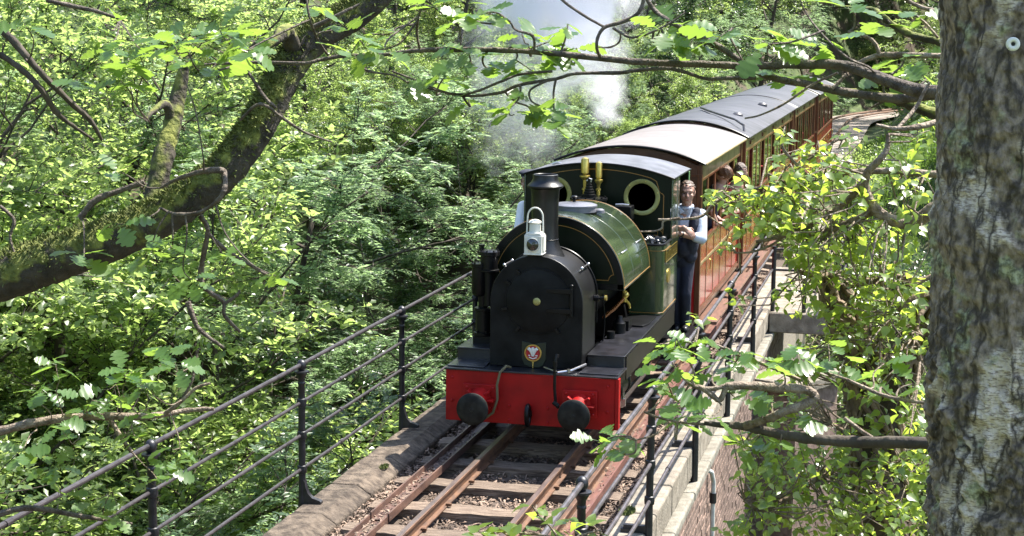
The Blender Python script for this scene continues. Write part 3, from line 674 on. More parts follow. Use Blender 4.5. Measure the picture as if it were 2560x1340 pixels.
mb = MB(); mb.lathe([(.055, 1.18), (.06, 1.52)], (px, py, 0), n=12); mb.lathe([(.045, 1.15), (.05, 1.30)], (px2+.03, py, 0), n=12); mb.lathe([(.03, 1.1), (.03, 1.2)], (px2+.03, py, 0), n=10); L(mb, 'pump_rod', 'black', ap)
mb = MB(); mb.lathe([(.09, .90), (.095, .905), (.095, .93), (.078, .935), (.078, 1.13), (.09, 1.135), (.09, 1.16), (.03, 1.165)], (px-.045, py, 0), n=20)
for t in np.linspace(0, 2*math.pi, 7)[:-1]: mb.cyl((px-.045+.085*math.cos(t), py+.085*math.sin(t), .93), (px-.045+.085*math.cos(t), py+.085*math.sin(t), .95), .008, 6)
mb.box(px-.13, px+.06, py-.08, py+.08, .833, .90); L(mb, 'air_cylinder', 'black', ap)
L(MB().tube([(-.44, 14.66, 1.42), (-.40, 14.7, 1.42), (-.47, 14.74, 1.44)], .018, 8), 'exhaust_pipe', 'black', ap)
# safety valves and whistle in front of the cab
mb = MB(); mb.lathe([(.185, 1.90), (.185, 1.975), (.195, 1.98), (.195, 2.0), (.08, 2.005), (.075, 2.03)], (-.04, 16.82, 0), n=28)
for t in np.linspace(0, 2*math.pi, 13)[:-1]: mb.cyl((-.04+.175*math.cos(t), 16.82+.175*math.sin(t), 1.999), (-.04+.175*math.cos(t), 16.82+.175*math.sin(t), 2.015), .011, 6)
sv = L(mb, 'dome_cover', 'black')
mb = MB(); pr = [(.062, 2.0)]
for k in range(5): z = 2.03+.026*k; r = .060-.009*k; pr += [(r+.006, z), (r+.006, z+.008), (r-.004, z+.012), (r-.004, z+.022)]
pr += [(.018, 2.17), (.022, 2.185), (.02, 2.20), (.001, 2.21)]; mb.lathe(pr, (-.035, 16.80, 0), n=20); L(mb, 'spring_cone', 'black', sv)
L(MB().tube([(-.06, 16.79, 2.175), (-.03, 16.79, 2.20), (-.01, 16.79, 2.195), (-.015, 16.79, 2.165)], .009, 6), 'easing_lever', 'steel', sv)
for x, ztop, r in ((-.118, 2.405, .042), (.03, 2.365, .034)):
    y = 16.98; mb = MB(); mb.lathe([(.02, 1.99), (.02, 2.06), (.03, 2.065), (.03, 2.08), (.016, 2.09), (.02, ztop-.24), (.052*r/.04, ztop-.205), (.052*r/.04, ztop-.19), (.02, ztop-.18), (.025, ztop-.17), (r, ztop-.165), (r, ztop-.03), (r*.85, ztop-.012), (r*.3, ztop), (.001, ztop)], (x, y, 0), n=20)
    L(mb, 'safety_valve', 'brass')
L(MB().box(.24, .42, 16.75, 16.95, 1.78, 1.93), 'steam_turret', 'black', bevel=.01)
L(MB().tube([(.26, 16.72, 1.945), (.33, 16.72, 1.95), (.40, 16.72, 1.945)], .012, 6), 'turret_valve', 'steel')
# cab
CW = .775; CE = 2.205; CT = 2.325
def roofarc(w_, e, t, n=24):   # shallow arc from +w to -w
    r = (w_*w_ + (t-e)**2)/(2*(t-e)); a = math.degrees(math.asin(w_/r)); return arc(r, 90-a, 90+a, n, 0, t-r)
outer = [(CW, .83)] + roofarc(CW, CE, CT) + [(-CW, .83)]
holes = [arc(.148, 0, 360, 36, sx*.47, 1.995)[:-1] for sx in (-1, 1)]
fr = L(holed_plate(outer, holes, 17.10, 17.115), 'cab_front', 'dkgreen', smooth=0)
for sx in (-1, 1):
    mb = MB(); pr = [(.146, 17.098), (.192, 17.098), (.192, 17.084), (.186, 17.078), (.155, 17.078), (.146, 17.084), (.146, 17.098)]
    mb.lathe(pr, (sx*.47, 0, 1.995), 'y', 44); rg = L(mb, 'porthole_rim', 'dullbrass', fr)
    for t in np.linspace(.3, 2*math.pi+.3, 7)[:-1]: L(MB().ell((sx*.47+.173*math.cos(t), 17.077, 1.995+.173*math.sin(t)), (.008, .006, .008), nu=8, nv=5), 'rim_stud', 'brass', rg)
    L(MB().lathe([(.15, 17.106), (.15, 17.109)], (sx*.47, 0, 1.995), 'y', 30), 'porthole_glass', 'glass', rg)
ra = roofarc(.70, CE-.052, CT-.050, 30)
ln = [(.70, 1.66), (.70, 2.02)] + arc(.055, -90, -180, 6, .70, 2.09)[1:] + [(.62, 2.165)] + [p for p in ra if abs(p[0]) < .60] + [(-.62, 2.165)] + [(-.645, 2.09)] + arc(.055, 0, -90, 6, -.70, 2.09) + [(-.70, 1.66)]
mb = MB(); mb.strip(ln, .007, 17.0995); mb.strip([(.52, 1.60), (.645, 1.60)] + arc(.055, 90, 0, 5, .645+.0, 1.605) + [(.70, 1.66)], .006, 17.0995); L(mb, 'cab_lining', 'orange', fr)
mb = MB(); oa, ia = roofarc(CW, CE, CT, 30), roofarc(CW-.02, CE-.028, CT-.028, 30)
L(MB().prism([(.78, 1.5), (.795, 1.5), (.795, 2.2), (.78, 2.2)], 17.09, 17.62, 'y'), 'cab_side', 'green', bevel=.003)
L(MB().prism([(-.78, .83), (-.795, .83), (-.795, 2.2), (-.78, 2.2)], 17.09, 17.45, 'y'), 'cab_side', 'green', bevel=.003)
L(MB().box(.775, .80, 17.45, 17.475, 1.55, 2.2), 'cab_handrail', 'steel')
rf_o, rf_i = roofarc(.815, 2.205, 2.345, 30), roofarc(.815, 2.19, 2.33, 30)
mb = MB(); mb.prism(rf_o + rf_i[::-1], 17.06, 18.32, 'y'); rf = L(mb, 'cab_roof', 'roofgrey', smooth=30)
L(MB().tube([(x, 17.06, z-.006) for x, z in rf_o], .009, 6), 'roof_beading', 'black', rf)
L(MB().tube([(.815, 17.06, 2.20), (.815, 18.32, 2.20)], .010, 6), 'gutter', 'black', rf)
L(MB().tube([(-.55, 17.35, 2.29), (-.50, 17.35, 2.31), (-.45, 17.35, 2.30)], .012, 6), 'roof_bracket', 'steel', rf)
# rear sheet with two round windows, green posts at the doorway
rear = [(CW, .45)] + roofarc(CW, CE, CT) + [(-CW, .45)]
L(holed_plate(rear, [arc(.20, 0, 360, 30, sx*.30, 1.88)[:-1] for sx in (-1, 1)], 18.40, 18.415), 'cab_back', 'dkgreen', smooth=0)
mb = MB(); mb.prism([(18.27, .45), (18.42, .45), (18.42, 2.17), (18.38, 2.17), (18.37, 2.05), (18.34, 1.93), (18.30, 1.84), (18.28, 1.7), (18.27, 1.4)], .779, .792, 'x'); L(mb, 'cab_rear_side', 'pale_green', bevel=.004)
mb = MB(); mb.prism([(18.0, .45), (18.42, .45), (18.42, 2.17), (18.0, 2.17)], -.792, -.779, 'x'); L(mb, 'cab_rear_side', 'green', bevel=.004)
L(MB().box(-.76, .76, 17.13, 18.39, .42, .45), 'cab_floor', 'black')
L(MB().box(.70, .93, 17.75, 18.45, .385, .415), 'cab_step', 'black', bevel=.004)
L(MB().box(-.40, .40, 17.13, 17.40, .46, 1.75), 'backhead', 'black', bevel=.03)
# side bunkers in front of the cab, the right one heaped with coal
for sx in (1, -1):
    x0, x1 = .44, .783; y0, y1 = 16.60, 17.62; rc = .085
    pl = [(x0, y0)] + [(x1-rc+rc*math.sin(math.radians(a)), y0+rc-rc*math.cos(math.radians(a))) for a in range(0, 91, 10)] + [(x1, y1), (x0, y1)]
    pl = [(sx*a, b) for a, b in pl]
    mb = MB(); mb.prism(pl, .834, 1.555, 'z'); bk = L(mb, 'side_bunker', 'green', smooth=40, bevel=.006)
    mb = MB(); mb.tube([(a, b, 1.562) for a, b in pl[:-1]], .013, 8); L(mb, 'bunker_rim', 'black', bk)
    if sx > 0:
        for dz in (.86, 1.50):
            mb = MB(); q = [(a+(.001 if a > .78 else 0), b-.001, dz) for a, b in pl[:-2]] + [(x1+.001, 17.55, dz)]; mb.tube(q, .0030, 5); L(mb, 'bunker_lining', 'orange', bk)
        # cast name plate with raised letters
        np_ = L(MB().box(.784, .790, 16.72, 17.52, 1.365, 1.495), 'name_plate', 'black', bk)
        mb = MB(); 
        for z in (1.366, 1.488): mb.box(.790, .796, 16.72, 17.52, z, z+.008)
        for y in (16.72, 17.512): mb.box(.790, .796, y, y+.008, 1.366, 1.496)
        L(mb, 'plate_border', 'brass', np_)
        ov = MB(); ov.lathe([(.10, .784), (.10, .792), (.085, .794), (.001, .794)], (0, 16.98, 1.20), 'x', 30, sc=(1, .75)); L(ov, 'number_plate', 'brass', bk)
        for i in range(46):
            c = (rnd.uniform(.47, .755), rnd.uniform(16.63, 17.05), 1.55+rnd.uniform(0, .05)); r = rnd.uniform(.018, .045)
            L(MB().ell(c, (r, r*rnd.uniform(.6, 1), r*rnd.uniform(.6, 1)), Matrix.Rotation(rnd.uniform(0, 3), 3, 'X') @ Matrix.Rotation(rnd.uniform(0, 3), 3, 'Z'), nu=5, nv=4), 'coal_lump', 'coal', bk, smooth=0)
# wheels, cylinders, rods
for sx in (-1, 1):
    for y in (15.15, 16.75):
        mb = MB(); mb.lathe([(.375, -.05), (.36, .05), (.345, .05), (.33, .035), (.31, .02), (.31, -.04)], (sx*.40, y, .365), 'x', 40)
        mb.lathe([(.07, -.05), (.07, .06)], (sx*.40, y, .365), 'x', 16)
        for k in range(8):
            a = k*math.pi/4; mb.tube([(sx*.40, y+.05*math.cos(a), .365+.05*math.sin(a)), (sx*.40, y+.325*math.cos(a), .365+.325*math.sin(a))], .022, 6)
        L(mb, 'wheel', 'black')
    mb = MB(); mb.lathe([(.13, 14.42), (.135, 14.43), (.135, 14.47), (.12, 14.48), (.12, 14.86), (.135, 14.87), (.135, 14.9)], (sx*.63, 0, .50), 'y', 24); mb.box(sx*.63-.11, sx*.63+.11, 14.46, 14.88, .56, .70); L(mb, 'cylinder', 'black')
    mb = MB(); mb.cyl((sx*.63, 14.88, .47), (sx*.63, 15.5, .42), .018, 8); mb.prism([(15.0, .22), (16.85, .22), (16.85, .28), (15.0, .28)], sx*.63-.012, sx*.63+.012, 'x'); mb.lathe([(.06, -.02), (.06, .02)], (sx*.63, 15.15, .25), 'x', 14); mb.lathe([(.06, -.02), (.06, .02)], (sx*.63, 16.75, .25), 'x', 14); L(mb, 'coupling_rod', 'steel')
    mb = MB(); mb.cyl((sx*.72, 14.75, .82), (sx*.72, 14.75, .36), .010, 8); mb.box(sx*.72-.02, sx*.72+.02, 14.73, 14.77, .30, .37); mb.cyl((sx*.66, 15.4, .8), (sx*.66, 15.4, .45), .02, 8); L(mb, 'sand_pipe', 'steel')

# white oil lamp standing on the smokebox
L(MB().box(-.075, .02, 14.26, 14.36, 1.725, 1.742), 'lamp_bracket', 'black')
lamp = thing('oil_lamp', 'white box oil lamp with round lens and wire handle standing on the smokebox', 'lamp', (-.03, 14.30, 1.742))
lx, ly, lz = -.03, 14.285, 1.742
mb = MB(); mb.box(lx-.080, lx+.080, ly-.07, ly+.08, lz+.004, lz+.175); mb.prism([(lx-.080, lz+.175), (lx+.080, lz+.175), (lx+.058, lz+.198), (lx-.058, lz+.198)], ly-.065, ly+.075, 'y'); mb.box(lx-.086, lx+.086, ly-.076, ly+.086, lz, lz+.012)
lb = mb.build('body', 'white', lamp, 0, bevel=.005)
mb = MB(); mb.box(lx-.068, lx+.068, ly-.074, ly-.071, lz+.02, lz+.168); mb.build('front_plate', 'white', lb, 0, bevel=.002)
mb = MB(); mb.box(lx+.081, lx+.092, ly-.04, ly+.05, lz+.03, lz+.17); mb.build('side_flange', 'white', lb, 0, bevel=.003)
mb = MB(); mb.lathe([(.055, lz+.19), (.052, lz+.21), (.050, lz+.275), (.056, lz+.278), (.061, lz+.285), (.050, lz+.298), (.025, lz+.310), (.001, lz+.314)], (lx, ly+.01, 0), n=24); mb.build('lamp_chimney', 'white', lamp)
mb = MB(); mb.tube([(lx-.075, ly+.01, lz+.17), (lx-.070, ly+.01, lz+.33)] + [(lx-.070*math.cos(t), ly+.01, lz+.33+.085*math.sin(t)) for t in np.linspace(.1, math.pi-.1, 14)] + [(lx+.070, ly+.01, lz+.33), (lx+.075, ly+.01, lz+.17)], .0075, 8); mb.build('handle', 'white', lamp)
mb = MB(); mb.lathe([(.060, ly-.074), (.062, ly-.084), (.056, ly-.088), (.054, ly-.080)], (lx, 0, lz+.095), 'y', 30); mb.build('lens_rim', 'white', lb)
mb = MB(); mb.lathe([(.055, ly-.078), (.05, ly-.090), (.03, ly-.102), (.001, ly-.107)], (lx, 0, lz+.095), 'y', 30); mb.build('lens', 'lens', lb)

# ------------------------------------------------------------------ carriages
def carriage(label, y0, y1, roofm, W=.845, zt=2.40, ze=2.20, bays=None, dx=0., zw=1.26, partial=True, rz=0, win=None):
    ym = (y0+y1)/2; t = thing('carriage', label, 'railway carriage', (dx, ym, .35))
    X = lambda x: x+dx
    zb = .42; zwt, zwb = 1.98, zw+.10
    # roof
    o_, i_ = roofarc(W+.045, ze, zt, 28), roofarc(W+.045, ze-.022, zt-.022, 28)
    mb = MB(); mb.prism([(X(a), b) for a, b in o_ + i_[::-1]], y0-.07, y1+.07, 'y'); rf = mb.build('roof', roofm, t, 30)
    for yy in (y0-.07, y1+.07): MB().tube([(X(a), yy, b-.008) for a, b in o_], .014, 6).build('roof_edge', 'black', rf)
    MB().tube([(X(W+.05), y0-.07, ze-.006), (X(W+.05), y1+.07, ze-.006)], .012, 6).build('gutter', 'roofdark' if roofm == 'roofdark' else 'cream', rf)
    # underframe and step boards
    MB().box(X(-W+.08), X(W-.08), y0+.02, y1-.02, .27, zb-.002).build('underframe', 'black', t)
    for sx in (-1, 1):
        for (a, b) in ((y0+.15, y0+1.9), (y1-1.9, y1-.15)):
            x0, x1 = sorted((X(sx*(W-.05)), X(sx*(W+.20)))); MB().box(x0, x1, a, b, .305, .335).build('step_board', 'stepwood', t, 0, bevel=.004)
        for yy in np.linspace(y0+.5, y1-.5, 2):
            for dy in ((0,) if y1-y0 < 6 else (-.5, .5)):
                mb = MB(); mb.lathe([(.25, -.04), (.24, .04), (.20, .02), (.20, -.03)], (X(sx*.385), yy+dy*1.1, .245), 'x', 24); mb.build('wheel', 'black', t)
    MB().box(X(-W), X(W), y0+.02, y1-.02, zb, zb+.03).build('floor', 'teakdark', t, 0)
    # ends
    for e, (ya, yb) in enumerate(((y0, y0+.03), (y1-.03, y1))):
        pf = [(X(W-.06), zwb-.05)] + [(X(a), b) for a, b in roofarc(W-.06, ze-.03, zt-.03, 20)] + [(X(-W+.06), zwb-.05)]
        if e == 0:
            hs = [[(X(c+a*.17), 1.72+b*.24) for a, b in ((-1, -1), (1, -1), (1, 1), (-1, 1))] for c in (-.40, .40)]
            o = holed_plate(pf, hs, ya, yb).build('end_panel', 'teakdark', t, 0)
            for c in (-.40, .40): MB().box(X(c-.172), X(c+.172), ya+.012, ya+.016, 1.478, 1.962).build('pane', 'glass', o, 0)
            MB().box(X(-W), X(W), ya-.012, ya+.006, 2.05, 2.075).build('end_bead', 'teak', o, 0)
        else: o = MB().prism(pf, ya, yb, 'y').build('end_panel', 'teakdark', t, 0)
        MB().box(X(-W+.06), X(W-.06), ya, yb, zb, zwb-.052).build('lower_end_panel', 'endred', t, 0)
        MB().box(X(-W+.02), X(W-.02), ya-.012, ya+.03, zwb-.06, zwb-.015).build('end_rail', 'cream', t, 0, bevel=.003)
        if e == 0:
            for c in (-.45, .45): MB().lathe([(.06, ya-.001), (.05, ya-.1), (.09, ya-.11), (.09, ya-.14), (.02, ya-.15)], (X(c), 0, .52), 'y', 16).build('buffer', 'black', t)
            MB().tube([(X(.25), ya-.02, .9), (X(.25), ya-.05, .62), (X(.2), ya-.08, .5), (X(.22), ya-.05, .40)], .02, 8).build('brake_hose', 'black', t)
    for sx in (-1, 1):
        for ya in (y0, y1-.07):
            x0, x1 = sorted((X(sx*(W-.06)), X(sx*(W+.004)))); MB().box(x0, x1, ya-.003, ya+.073, zb-.05, ze-.02).build('corner_post', 'teak', t, 0, bevel=.008)
    # sides: lower panels between beads, windows between posts
    n = bays or max(4, int(round((y1-y0-.14)/.66))); bw = (y1-y0-.14)/n; ys = [y0+.07+bw*i for i in range(n+1)]
    h1 = zw - .26
    me_lo = MB().box(-.010, .010, -bw/2+.026, bw/2-.026, zb+.065, h1-.02).mesh('lower_panel', 'crimson', (0, 0, .35), 0)
    me_up = MB().box(-.010, .010, -bw/2+.026, bw/2-.026, h1+.02, zw-.02).mesh('waist_panel', 'crimson', (0, 0, .35), 0)
    me_post = MB().box(-.014, .014, -.036, .036, zb, zw-.022).mesh('panel_post', 'teak', (0, 0, .35), 0)
    me_wp = MB().box(-.009, .009, -.058, .058, zw+.022, zwt).mesh('window_post', 'teak', (0, 0, .35), 0)
    me_gl = MB().box(-.002, .002, -bw/2+.036, bw/2-.036, zw+.06, zwt).mesh('pane', 'glass', (0, 0, .35), 0)
    me_ct = MB().box(-.012, .012, -bw/2+.006, bw/2-.006, zwt+.03, ze-.05).mesh('cantrail_panel', 'cream', (0, 0, .35), 0)
    me_vp = MB().box(-.014, .014, -bw/2+.05, bw/2-.05, 0, .06).mesh('vent_hood', 'teakdark', (0, 0, 0), 0)
    for sx in (-1, 1):
        x = X(sx*(W-.030))
        def bar(name, m, z0, z1, tk, off=0): MB().box(x-tk+off, x+tk+off, y0+.07, y1-.07, z0, z1).build(name, m, t, 0, bevel=.004)
        bar('sole_bar', 'teak', zb-.03, zb+.06, .020); bar('waist_rail', 'teak', zw-.022, zw+.022, .024, sx*.004); bar('panel_bead', 'cream', h1-.018, h1+.018, .017)
        bar('cantrail', 'teak', zwt, zwt+.03, .016); bar('eaves_board', 'cream', ze-.05, ze-.012, .018)
        for i in range(n):
            yc = (ys[i]+ys[i+1])/2
            if sx > 0 or i % 3 == 0:
                link('lower_panel', me_lo, t, (x, yc, .35)); link('waist_panel', me_up, t, (x, yc, .35)); link('cantrail_panel', me_ct, t, (x, yc, .35))
            if i % 3 != 1 and not (win and i in win): link('pane', me_gl, t, (x, yc, .35))
            if sx > 0 and i % 3 == 1 and y1-y0 > 5: link('vent_hood', me_vp, t, (x+.02, yc, zwt+.08))
        if sx < 0: MB().box(x-.008, x+.008, y0+.07, y1-.07, zb+.06, zw-.02).build('side_panel', 'crimson', t, 0)
        for i in range(n+1):
            yc = ys[i]
            if 0 < i < n: link('panel_post', me_post, t, (x, yc, .35))
            if 0 < i < n: link('window_post', me_wp, t, (x, yc, .35))
            if i % 3 == 1 and sx > 0:
                MB().tube([(x+.035, yc+.08, .86), (x+.05, yc+.08, .87), (x+.05, yc+.08, .97), (x+.035, yc+.08, .98)], .008, 6).build('door_handle', 'brass', t)
    # seat backs inside, seen through the windows
    for k in range(int((y1-y0)/1.3)):
        yy = y0+.9+1.3*k; MB().box(X(-W+.12), X(W-.12), yy-.05, yy+.05, zb+.03, 1.42).build('seat_back', 'seat', t, 0, bevel=.02)
    return t
carriage('short brown and red van with a pale cream roof right behind the locomotive', 19.08, 23.50, 'roofpale', W=.845, zt=2.395, ze=2.205, win=(4, 2))
carriage('long red and teak coach with a dark grey roof and roof pipe, second vehicle', 23.85, 33.0, 'roofdark', W=.86, zt=2.44, ze=2.215)
carriage('brown coach with dark grey roof, third vehicle of the train', 33.35, 39.8, 'roofdark', W=.87, zt=2.44, ze=2.215, dx=.0)
c4 = carriage('last brown coach of the train under the overhanging branches', 40.15, 47.0, 'roofdark', W=.87, zt=2.44, ze=2.215, dx=.05)
c2 = [o for o in COL.objects if o.get('label', '').startswith('long red')][0]
MB().tube([(.80, 24.2, 2.24), (.78, 24.25, 2.36), (.62, 24.6, 2.42), (.1, 25.8, 2.475), (-.2, 27, 2.47)], .018, 8).build('roof_pipe', 'roofdark', c2)
for x, y in ((.45, 26.5), (.5, 30.2)): MB().lathe([(.09, 2.33), (.085, 2.40), (.05, 2.43), (.001, 2.435)], (x, y, 0), n=14).build('roof_ventilator', 'roofdark', c2)
for o in list(COL.objects):
    if o.name.startswith('name_plate'):     # cast letters, worn beyond reading
        mb = MB(); y = 16.76
        while y < 17.46:
            q = rnd.uniform(.03, .05); mb.box(.790, .795, y, y+.009, 1.39, 1.47)
            z = rnd.choice((1.39, 1.425, 1.461)); mb.box(.790, .795, y+.009, y+q, z, z+.009); y += q+.022
        mb.build('raised_letters', 'brass', o, 0, kind='stuff')


# ------------------------------------------------------------------ people
def remesh(o, vox, sm=4):
    m = o.modifiers.new('skin', 'REMESH'); m.mode = 'VOXEL'; m.voxel_size = vox; m.use_smooth_shade = True
    s = o.modifiers.new('soft', 'SMOOTH'); s.factor = .5; s.iterations = sm; return o
def basis(f, up=(0, 0, 1)):
    f = Vector(f).normalized(); r = f.cross(Vector(up)).normalized(); u = r.cross(f); return r, f, u, Matrix((r, f, u)).transposed()
def head(mb, c, f, up=(0, 0, 1), s=1.):
    c = Vector(c); r, f, u, R = basis(f, up); P = lambda a, b, d: c + (r*a + f*b + u*d)*s
    E = lambda a, b, d, q: mb.ell(P(a, b, d), [x*s for x in q], R)
    E(0, -.012, .030, (.077, .097, .086)); E(0, .016, -.030, (.067, .074, .088)); E(0, .02, -.062, (.056, .055, .045)); E(0, .055, -.092, (.030, .028, .022)); E(0, .030, -.085, (.048, .05, .03))
    mb.caps(P(0, .084, .012), P(0, .104, -.024), .009*s, .0155*s); E(-.013, .092, -.028, (.009, .010, .008)); E(.013, .092, -.028, (.009, .010, .008))
    E(0, .068, .032, (.056, .022, .014)); E(-.040, .058, -.022, (.024, .028, .024)); E(.040, .058, -.022, (.024, .028, .024))
    for q in (-1, 1): E(q*.077, -.006, -.005, (.010, .021, .032)); E(q*.079, -.012, .012, (.010, .016, .016))
    E(0, .082, -.060, (.024, .012, .010))
    return P, E, R
def face_bits(c, f, parent, up=(0, 0, 1), s=1.):
    c = Vector(c); r, f, u, R = basis(f, up); P = lambda a, b, d: c + (r*a + f*b + u*d)*s
    for q in (-1, 1):
        MB().ell(P(q*.031, .083, .004), (.012*s, .007*s, .0050*s), R, 10, 7).build('eye', 'eye', parent)
        MB().tube([P(q*.013, .092, .022), P(q*.032, .092, .027), P(q*.050, .078, .020)], [.0018*s, .0028*s, .0018*s], 6).build('eyebrow', 'hair', parent)
    MB().tube([P(-.024, .085, -.061), P(-.008, .095, -.058), P(0, .096, -.060), P(.008, .095, -.058), P(.024, .085, -.061)], [.003*s, .0055*s, .005*s, .0055*s, .003*s], 6).build('mouth', 'lip', parent)
def hair(c, f, parent, m='hair', up=(0, 0, 1), s=1., fringe=.045):
    c = Vector(c); r, f, u, R = basis(f, up); P = lambda a, b, d: c + (r*a + f*b + u*d)*s; mb = MB()
    mb.ell(P(0, -.026, .044), (.0805*s, .096*s, .080*s), R); mb.ell(P(0, -.040, .008), (.0800*s, .076*s, .082*s), R)
    for k in range(60):
        th = rnd.uniform(0, 6.28); ph = rnd.uniform(0, 1.45); q = Vector((math.sin(ph)*math.cos(th), math.sin(ph)*math.sin(th), math.cos(ph)))
        mb.ell(P(q.x*.0785, -.026+q.y*.092, .044+q.z*.077), (.013*s, .018*s, .0048*s), R, 7, 5)
    for q in (-1, 1): mb.ell(P(q*.073, .010, .022), (.008*s, .018*s, .024*s), R, 8, 6)
    o = mb.build('hair', m, parent, 60); remesh(o, .005, 1); return o
def hand(mb, w_, d, nrm, thumb, curl=.5, s=1.):
    """w_ wrist, d pointing direction, nrm back of the hand, thumb = +1/-1 side"""
    w_ = Vector(w_); d = Vector(d).normalized(); n = Vector(nrm); n = (n - d*n.dot(d)).normalized(); q = d.cross(n)*thumb
    R = Matrix((q, d, n)).transposed()
    mb.ell(w_ + d*.048*s, (.041*s, .052*s, .017*s), R); mb.ell(w_ + d*.07*s, (.040*s, .03*s, .014*s), R); mb.caps(w_ - d*.02, w_ + d*.03, .024*s, .022*s)
    for i, (off, ln) in enumerate(((.030, .068), (.0103, .078), (-.0095, .072), (-.0285, .056))):
        b = w_ + d*(.086 - .004*abs(i-1.2))*s + q*off*s; a1 = curl*.5; a2 = curl*1.3
        k1 = b + (d*math.cos(a1) - n*math.sin(a1))*ln*.5*s; k2 = k1 + (d*math.cos(a2) - n*math.sin(a2))*ln*.5*s
        mb.caps(b - d*.02*s, b, .0095*s, .0093*s, 8); mb.caps(b, k1, .0093*s, .0083*s, 8); mb.caps(k1, k2, .0083*s, .0066*s, 8)
    b = w_ + d*.022*s + q*.030*s; k1 = b + (q*.7 + d*.7 - n*.15).normalized()*.036*s; k2 = k1 + (d*.95 + q*.1 - n*.3).normalized()*.030*s
    mb.caps(b - q*.012*s, k1, .0135*s, .0105*s, 8); mb.caps(k1, k2, .0105*s, .008*s, 8)

# the driver leaning out of the doorway of the cab, forearms crossed on the bunker edge
pd = thing('person', 'dark haired man in pale shirt and navy waistcoat leaning from the cab with crossed arms', 'person', (.82, 18.1, .415))
HC = Vector((.825, 17.97, 1.972)); HF = (.20, -.97, -.07); HU = (.05, -.05, 1)
SL, SR = Vector((.615, 18.03, 1.735)), Vector((.975, 18.05, 1.725))       # his right / his left shoulder
EL, ER = Vector((.575, 17.80, 1.600)), Vector((1.005, 17.90, 1.482))
WL, WR = Vector((.850, 17.70, 1.610)), Vector((.775, 17.73, 1.548))
mb = MB(); head(mb, HC, HF, HU, 1.06)
mb.caps(HC+Vector((0, .03, -.09)), (.81, 18.05, 1.74), .055, .062); mb.caps((.805, 18.07, 1.68), (.80, 18.16, 1.30), .11, .11)
mb.caps(SL, EL, .046, .042); mb.caps(SR, ER, .046, .042); mb.caps(EL, WL, .043, .027); mb.caps(ER, WR, .043, .027)
hand(mb, WL, (.75, -.05, -.55), (.4, -.75, .45), -1, .7); hand(mb, WR, (-.80, .10, .05), (-.05, -.75, .6), 1, .5)
for a, b, c in (((.715, 18.18, 1.22), (.71, 18.10, .83), (.715, 18.2, .50)), ((.825, 18.17, 1.22), (.825, 18.06, .84), (.815, 18.17, .50))): mb.caps(a, b, .072, .05); mb.caps(b, c, .048, .034)
body_ = remesh(mb.build('body', 'skin', pd, 60), .0055, 3)
face_bits(HC, HF, body_, HU, 1.06); hair(HC, HF, body_, 'hair', HU, 1.06)
mb = MB(); mb.ell((.805, 18.06, 1.60), (.185, .125, .17)); mb.ell((.79, 18.11, 1.42), (.145, .125, .15)); mb.caps(SL, (.80, 18.07, 1.72), .062, .07); mb.caps(SR, (.82, 18.07, 1.72), .066, .07)
mb.caps(SR, ER, .068, .062); mb.caps(ER, ER+(WR-ER)*.25, .062, .054); mb.caps(SL, EL, .066, .06); mb.caps(EL, EL+(WL-EL)*.15, .058, .05)
mb.tube([(.81+.072*math.cos(t), 18.03+.070*math.sin(t), 1.815+.012*math.sin(t)) for t in np.linspace(0, 2*math.pi, 18)], .020, 8, False); mb.caps((.81, 18.05, 1.73), (.815, 18.04, 1.80), .075, .066)
sh = remesh(mb.build('shirt', 'shirt', pd, 60), .010, 3)
mb = MB(); mb.prism([(.742, 1.825), (.806, 1.765), (.758, 1.735)], 17.925, 17.965, 'y'); mb.prism([(.890, 1.825), (.826, 1.765), (.872, 1.735)], 17.925, 17.965, 'y'); mb.build('collar', 'shirt', sh, 0, bevel=.006)
mb = MB()
for q in (-1, 1):
    mb.ell((.805+q*.112, 18.035, 1.60), (.084, .148, .17)); mb.ell((.795+q*.080, 18.09, 1.42), (.084, .140, .16)); mb.ell((.785+q*.07, 18.12, 1.27), (.085, .122, .10)); mb.caps((.805+q*.125, 18.03, 1.755), (.805+q*.112, 17.98, 1.64), .054, .062)
mb.ell((.79, 18.075, 1.36), (.11, .132, .12)); mb.ell((.80, 18.075, 1.45), (.05, .124, .06)); mb.ell((.805, 18.13, 1.58), (.17, .10, .17))
remesh(mb.build('waistcoat', 'navy', pd, 60), .010, 3)
mb = MB(); mb.ell((.775, 18.15, 1.22), (.140, .115, .13))
for a, b, c in (((.715, 18.17, 1.20), (.71, 18.10, .83), (.715, 18.2, .46)), ((.825, 18.16, 1.20), (.825, 18.06, .84), (.815, 18.17, .46))): mb.caps(a, b, .086, .066); mb.caps(b, c, .066, .056)
remesh(mb.build('trousers', 'trouser', pd, 60), .012, 3)
for x, y in ((.715, 18.16), (.815, 18.13)):
    mb = MB(); mb.caps((x, y+.06, .455), (x+.02, y-.13, .448), .042, .036); mb.box(x-.035, x+.05, y-.15, y+.09, .417, .430); remesh(mb.build('shoe', 'shoe', pd, 60), .008, 2)
mb = MB(); d = (WR-ER).normalized(); p = ER+(WR-ER)*.86; mb.caps(p-d*.008, p+d*.008, .031, .031); mb.build('wrist_watch', 'shoe', pd)
mb = MB(); p = EL+(WL-EL)*.30; d = (WL-EL).normalized(); mb.caps(p-d*.006, p+d*.006, .044, .044); mb.build('sleeve_garter', 'shoe', pd)

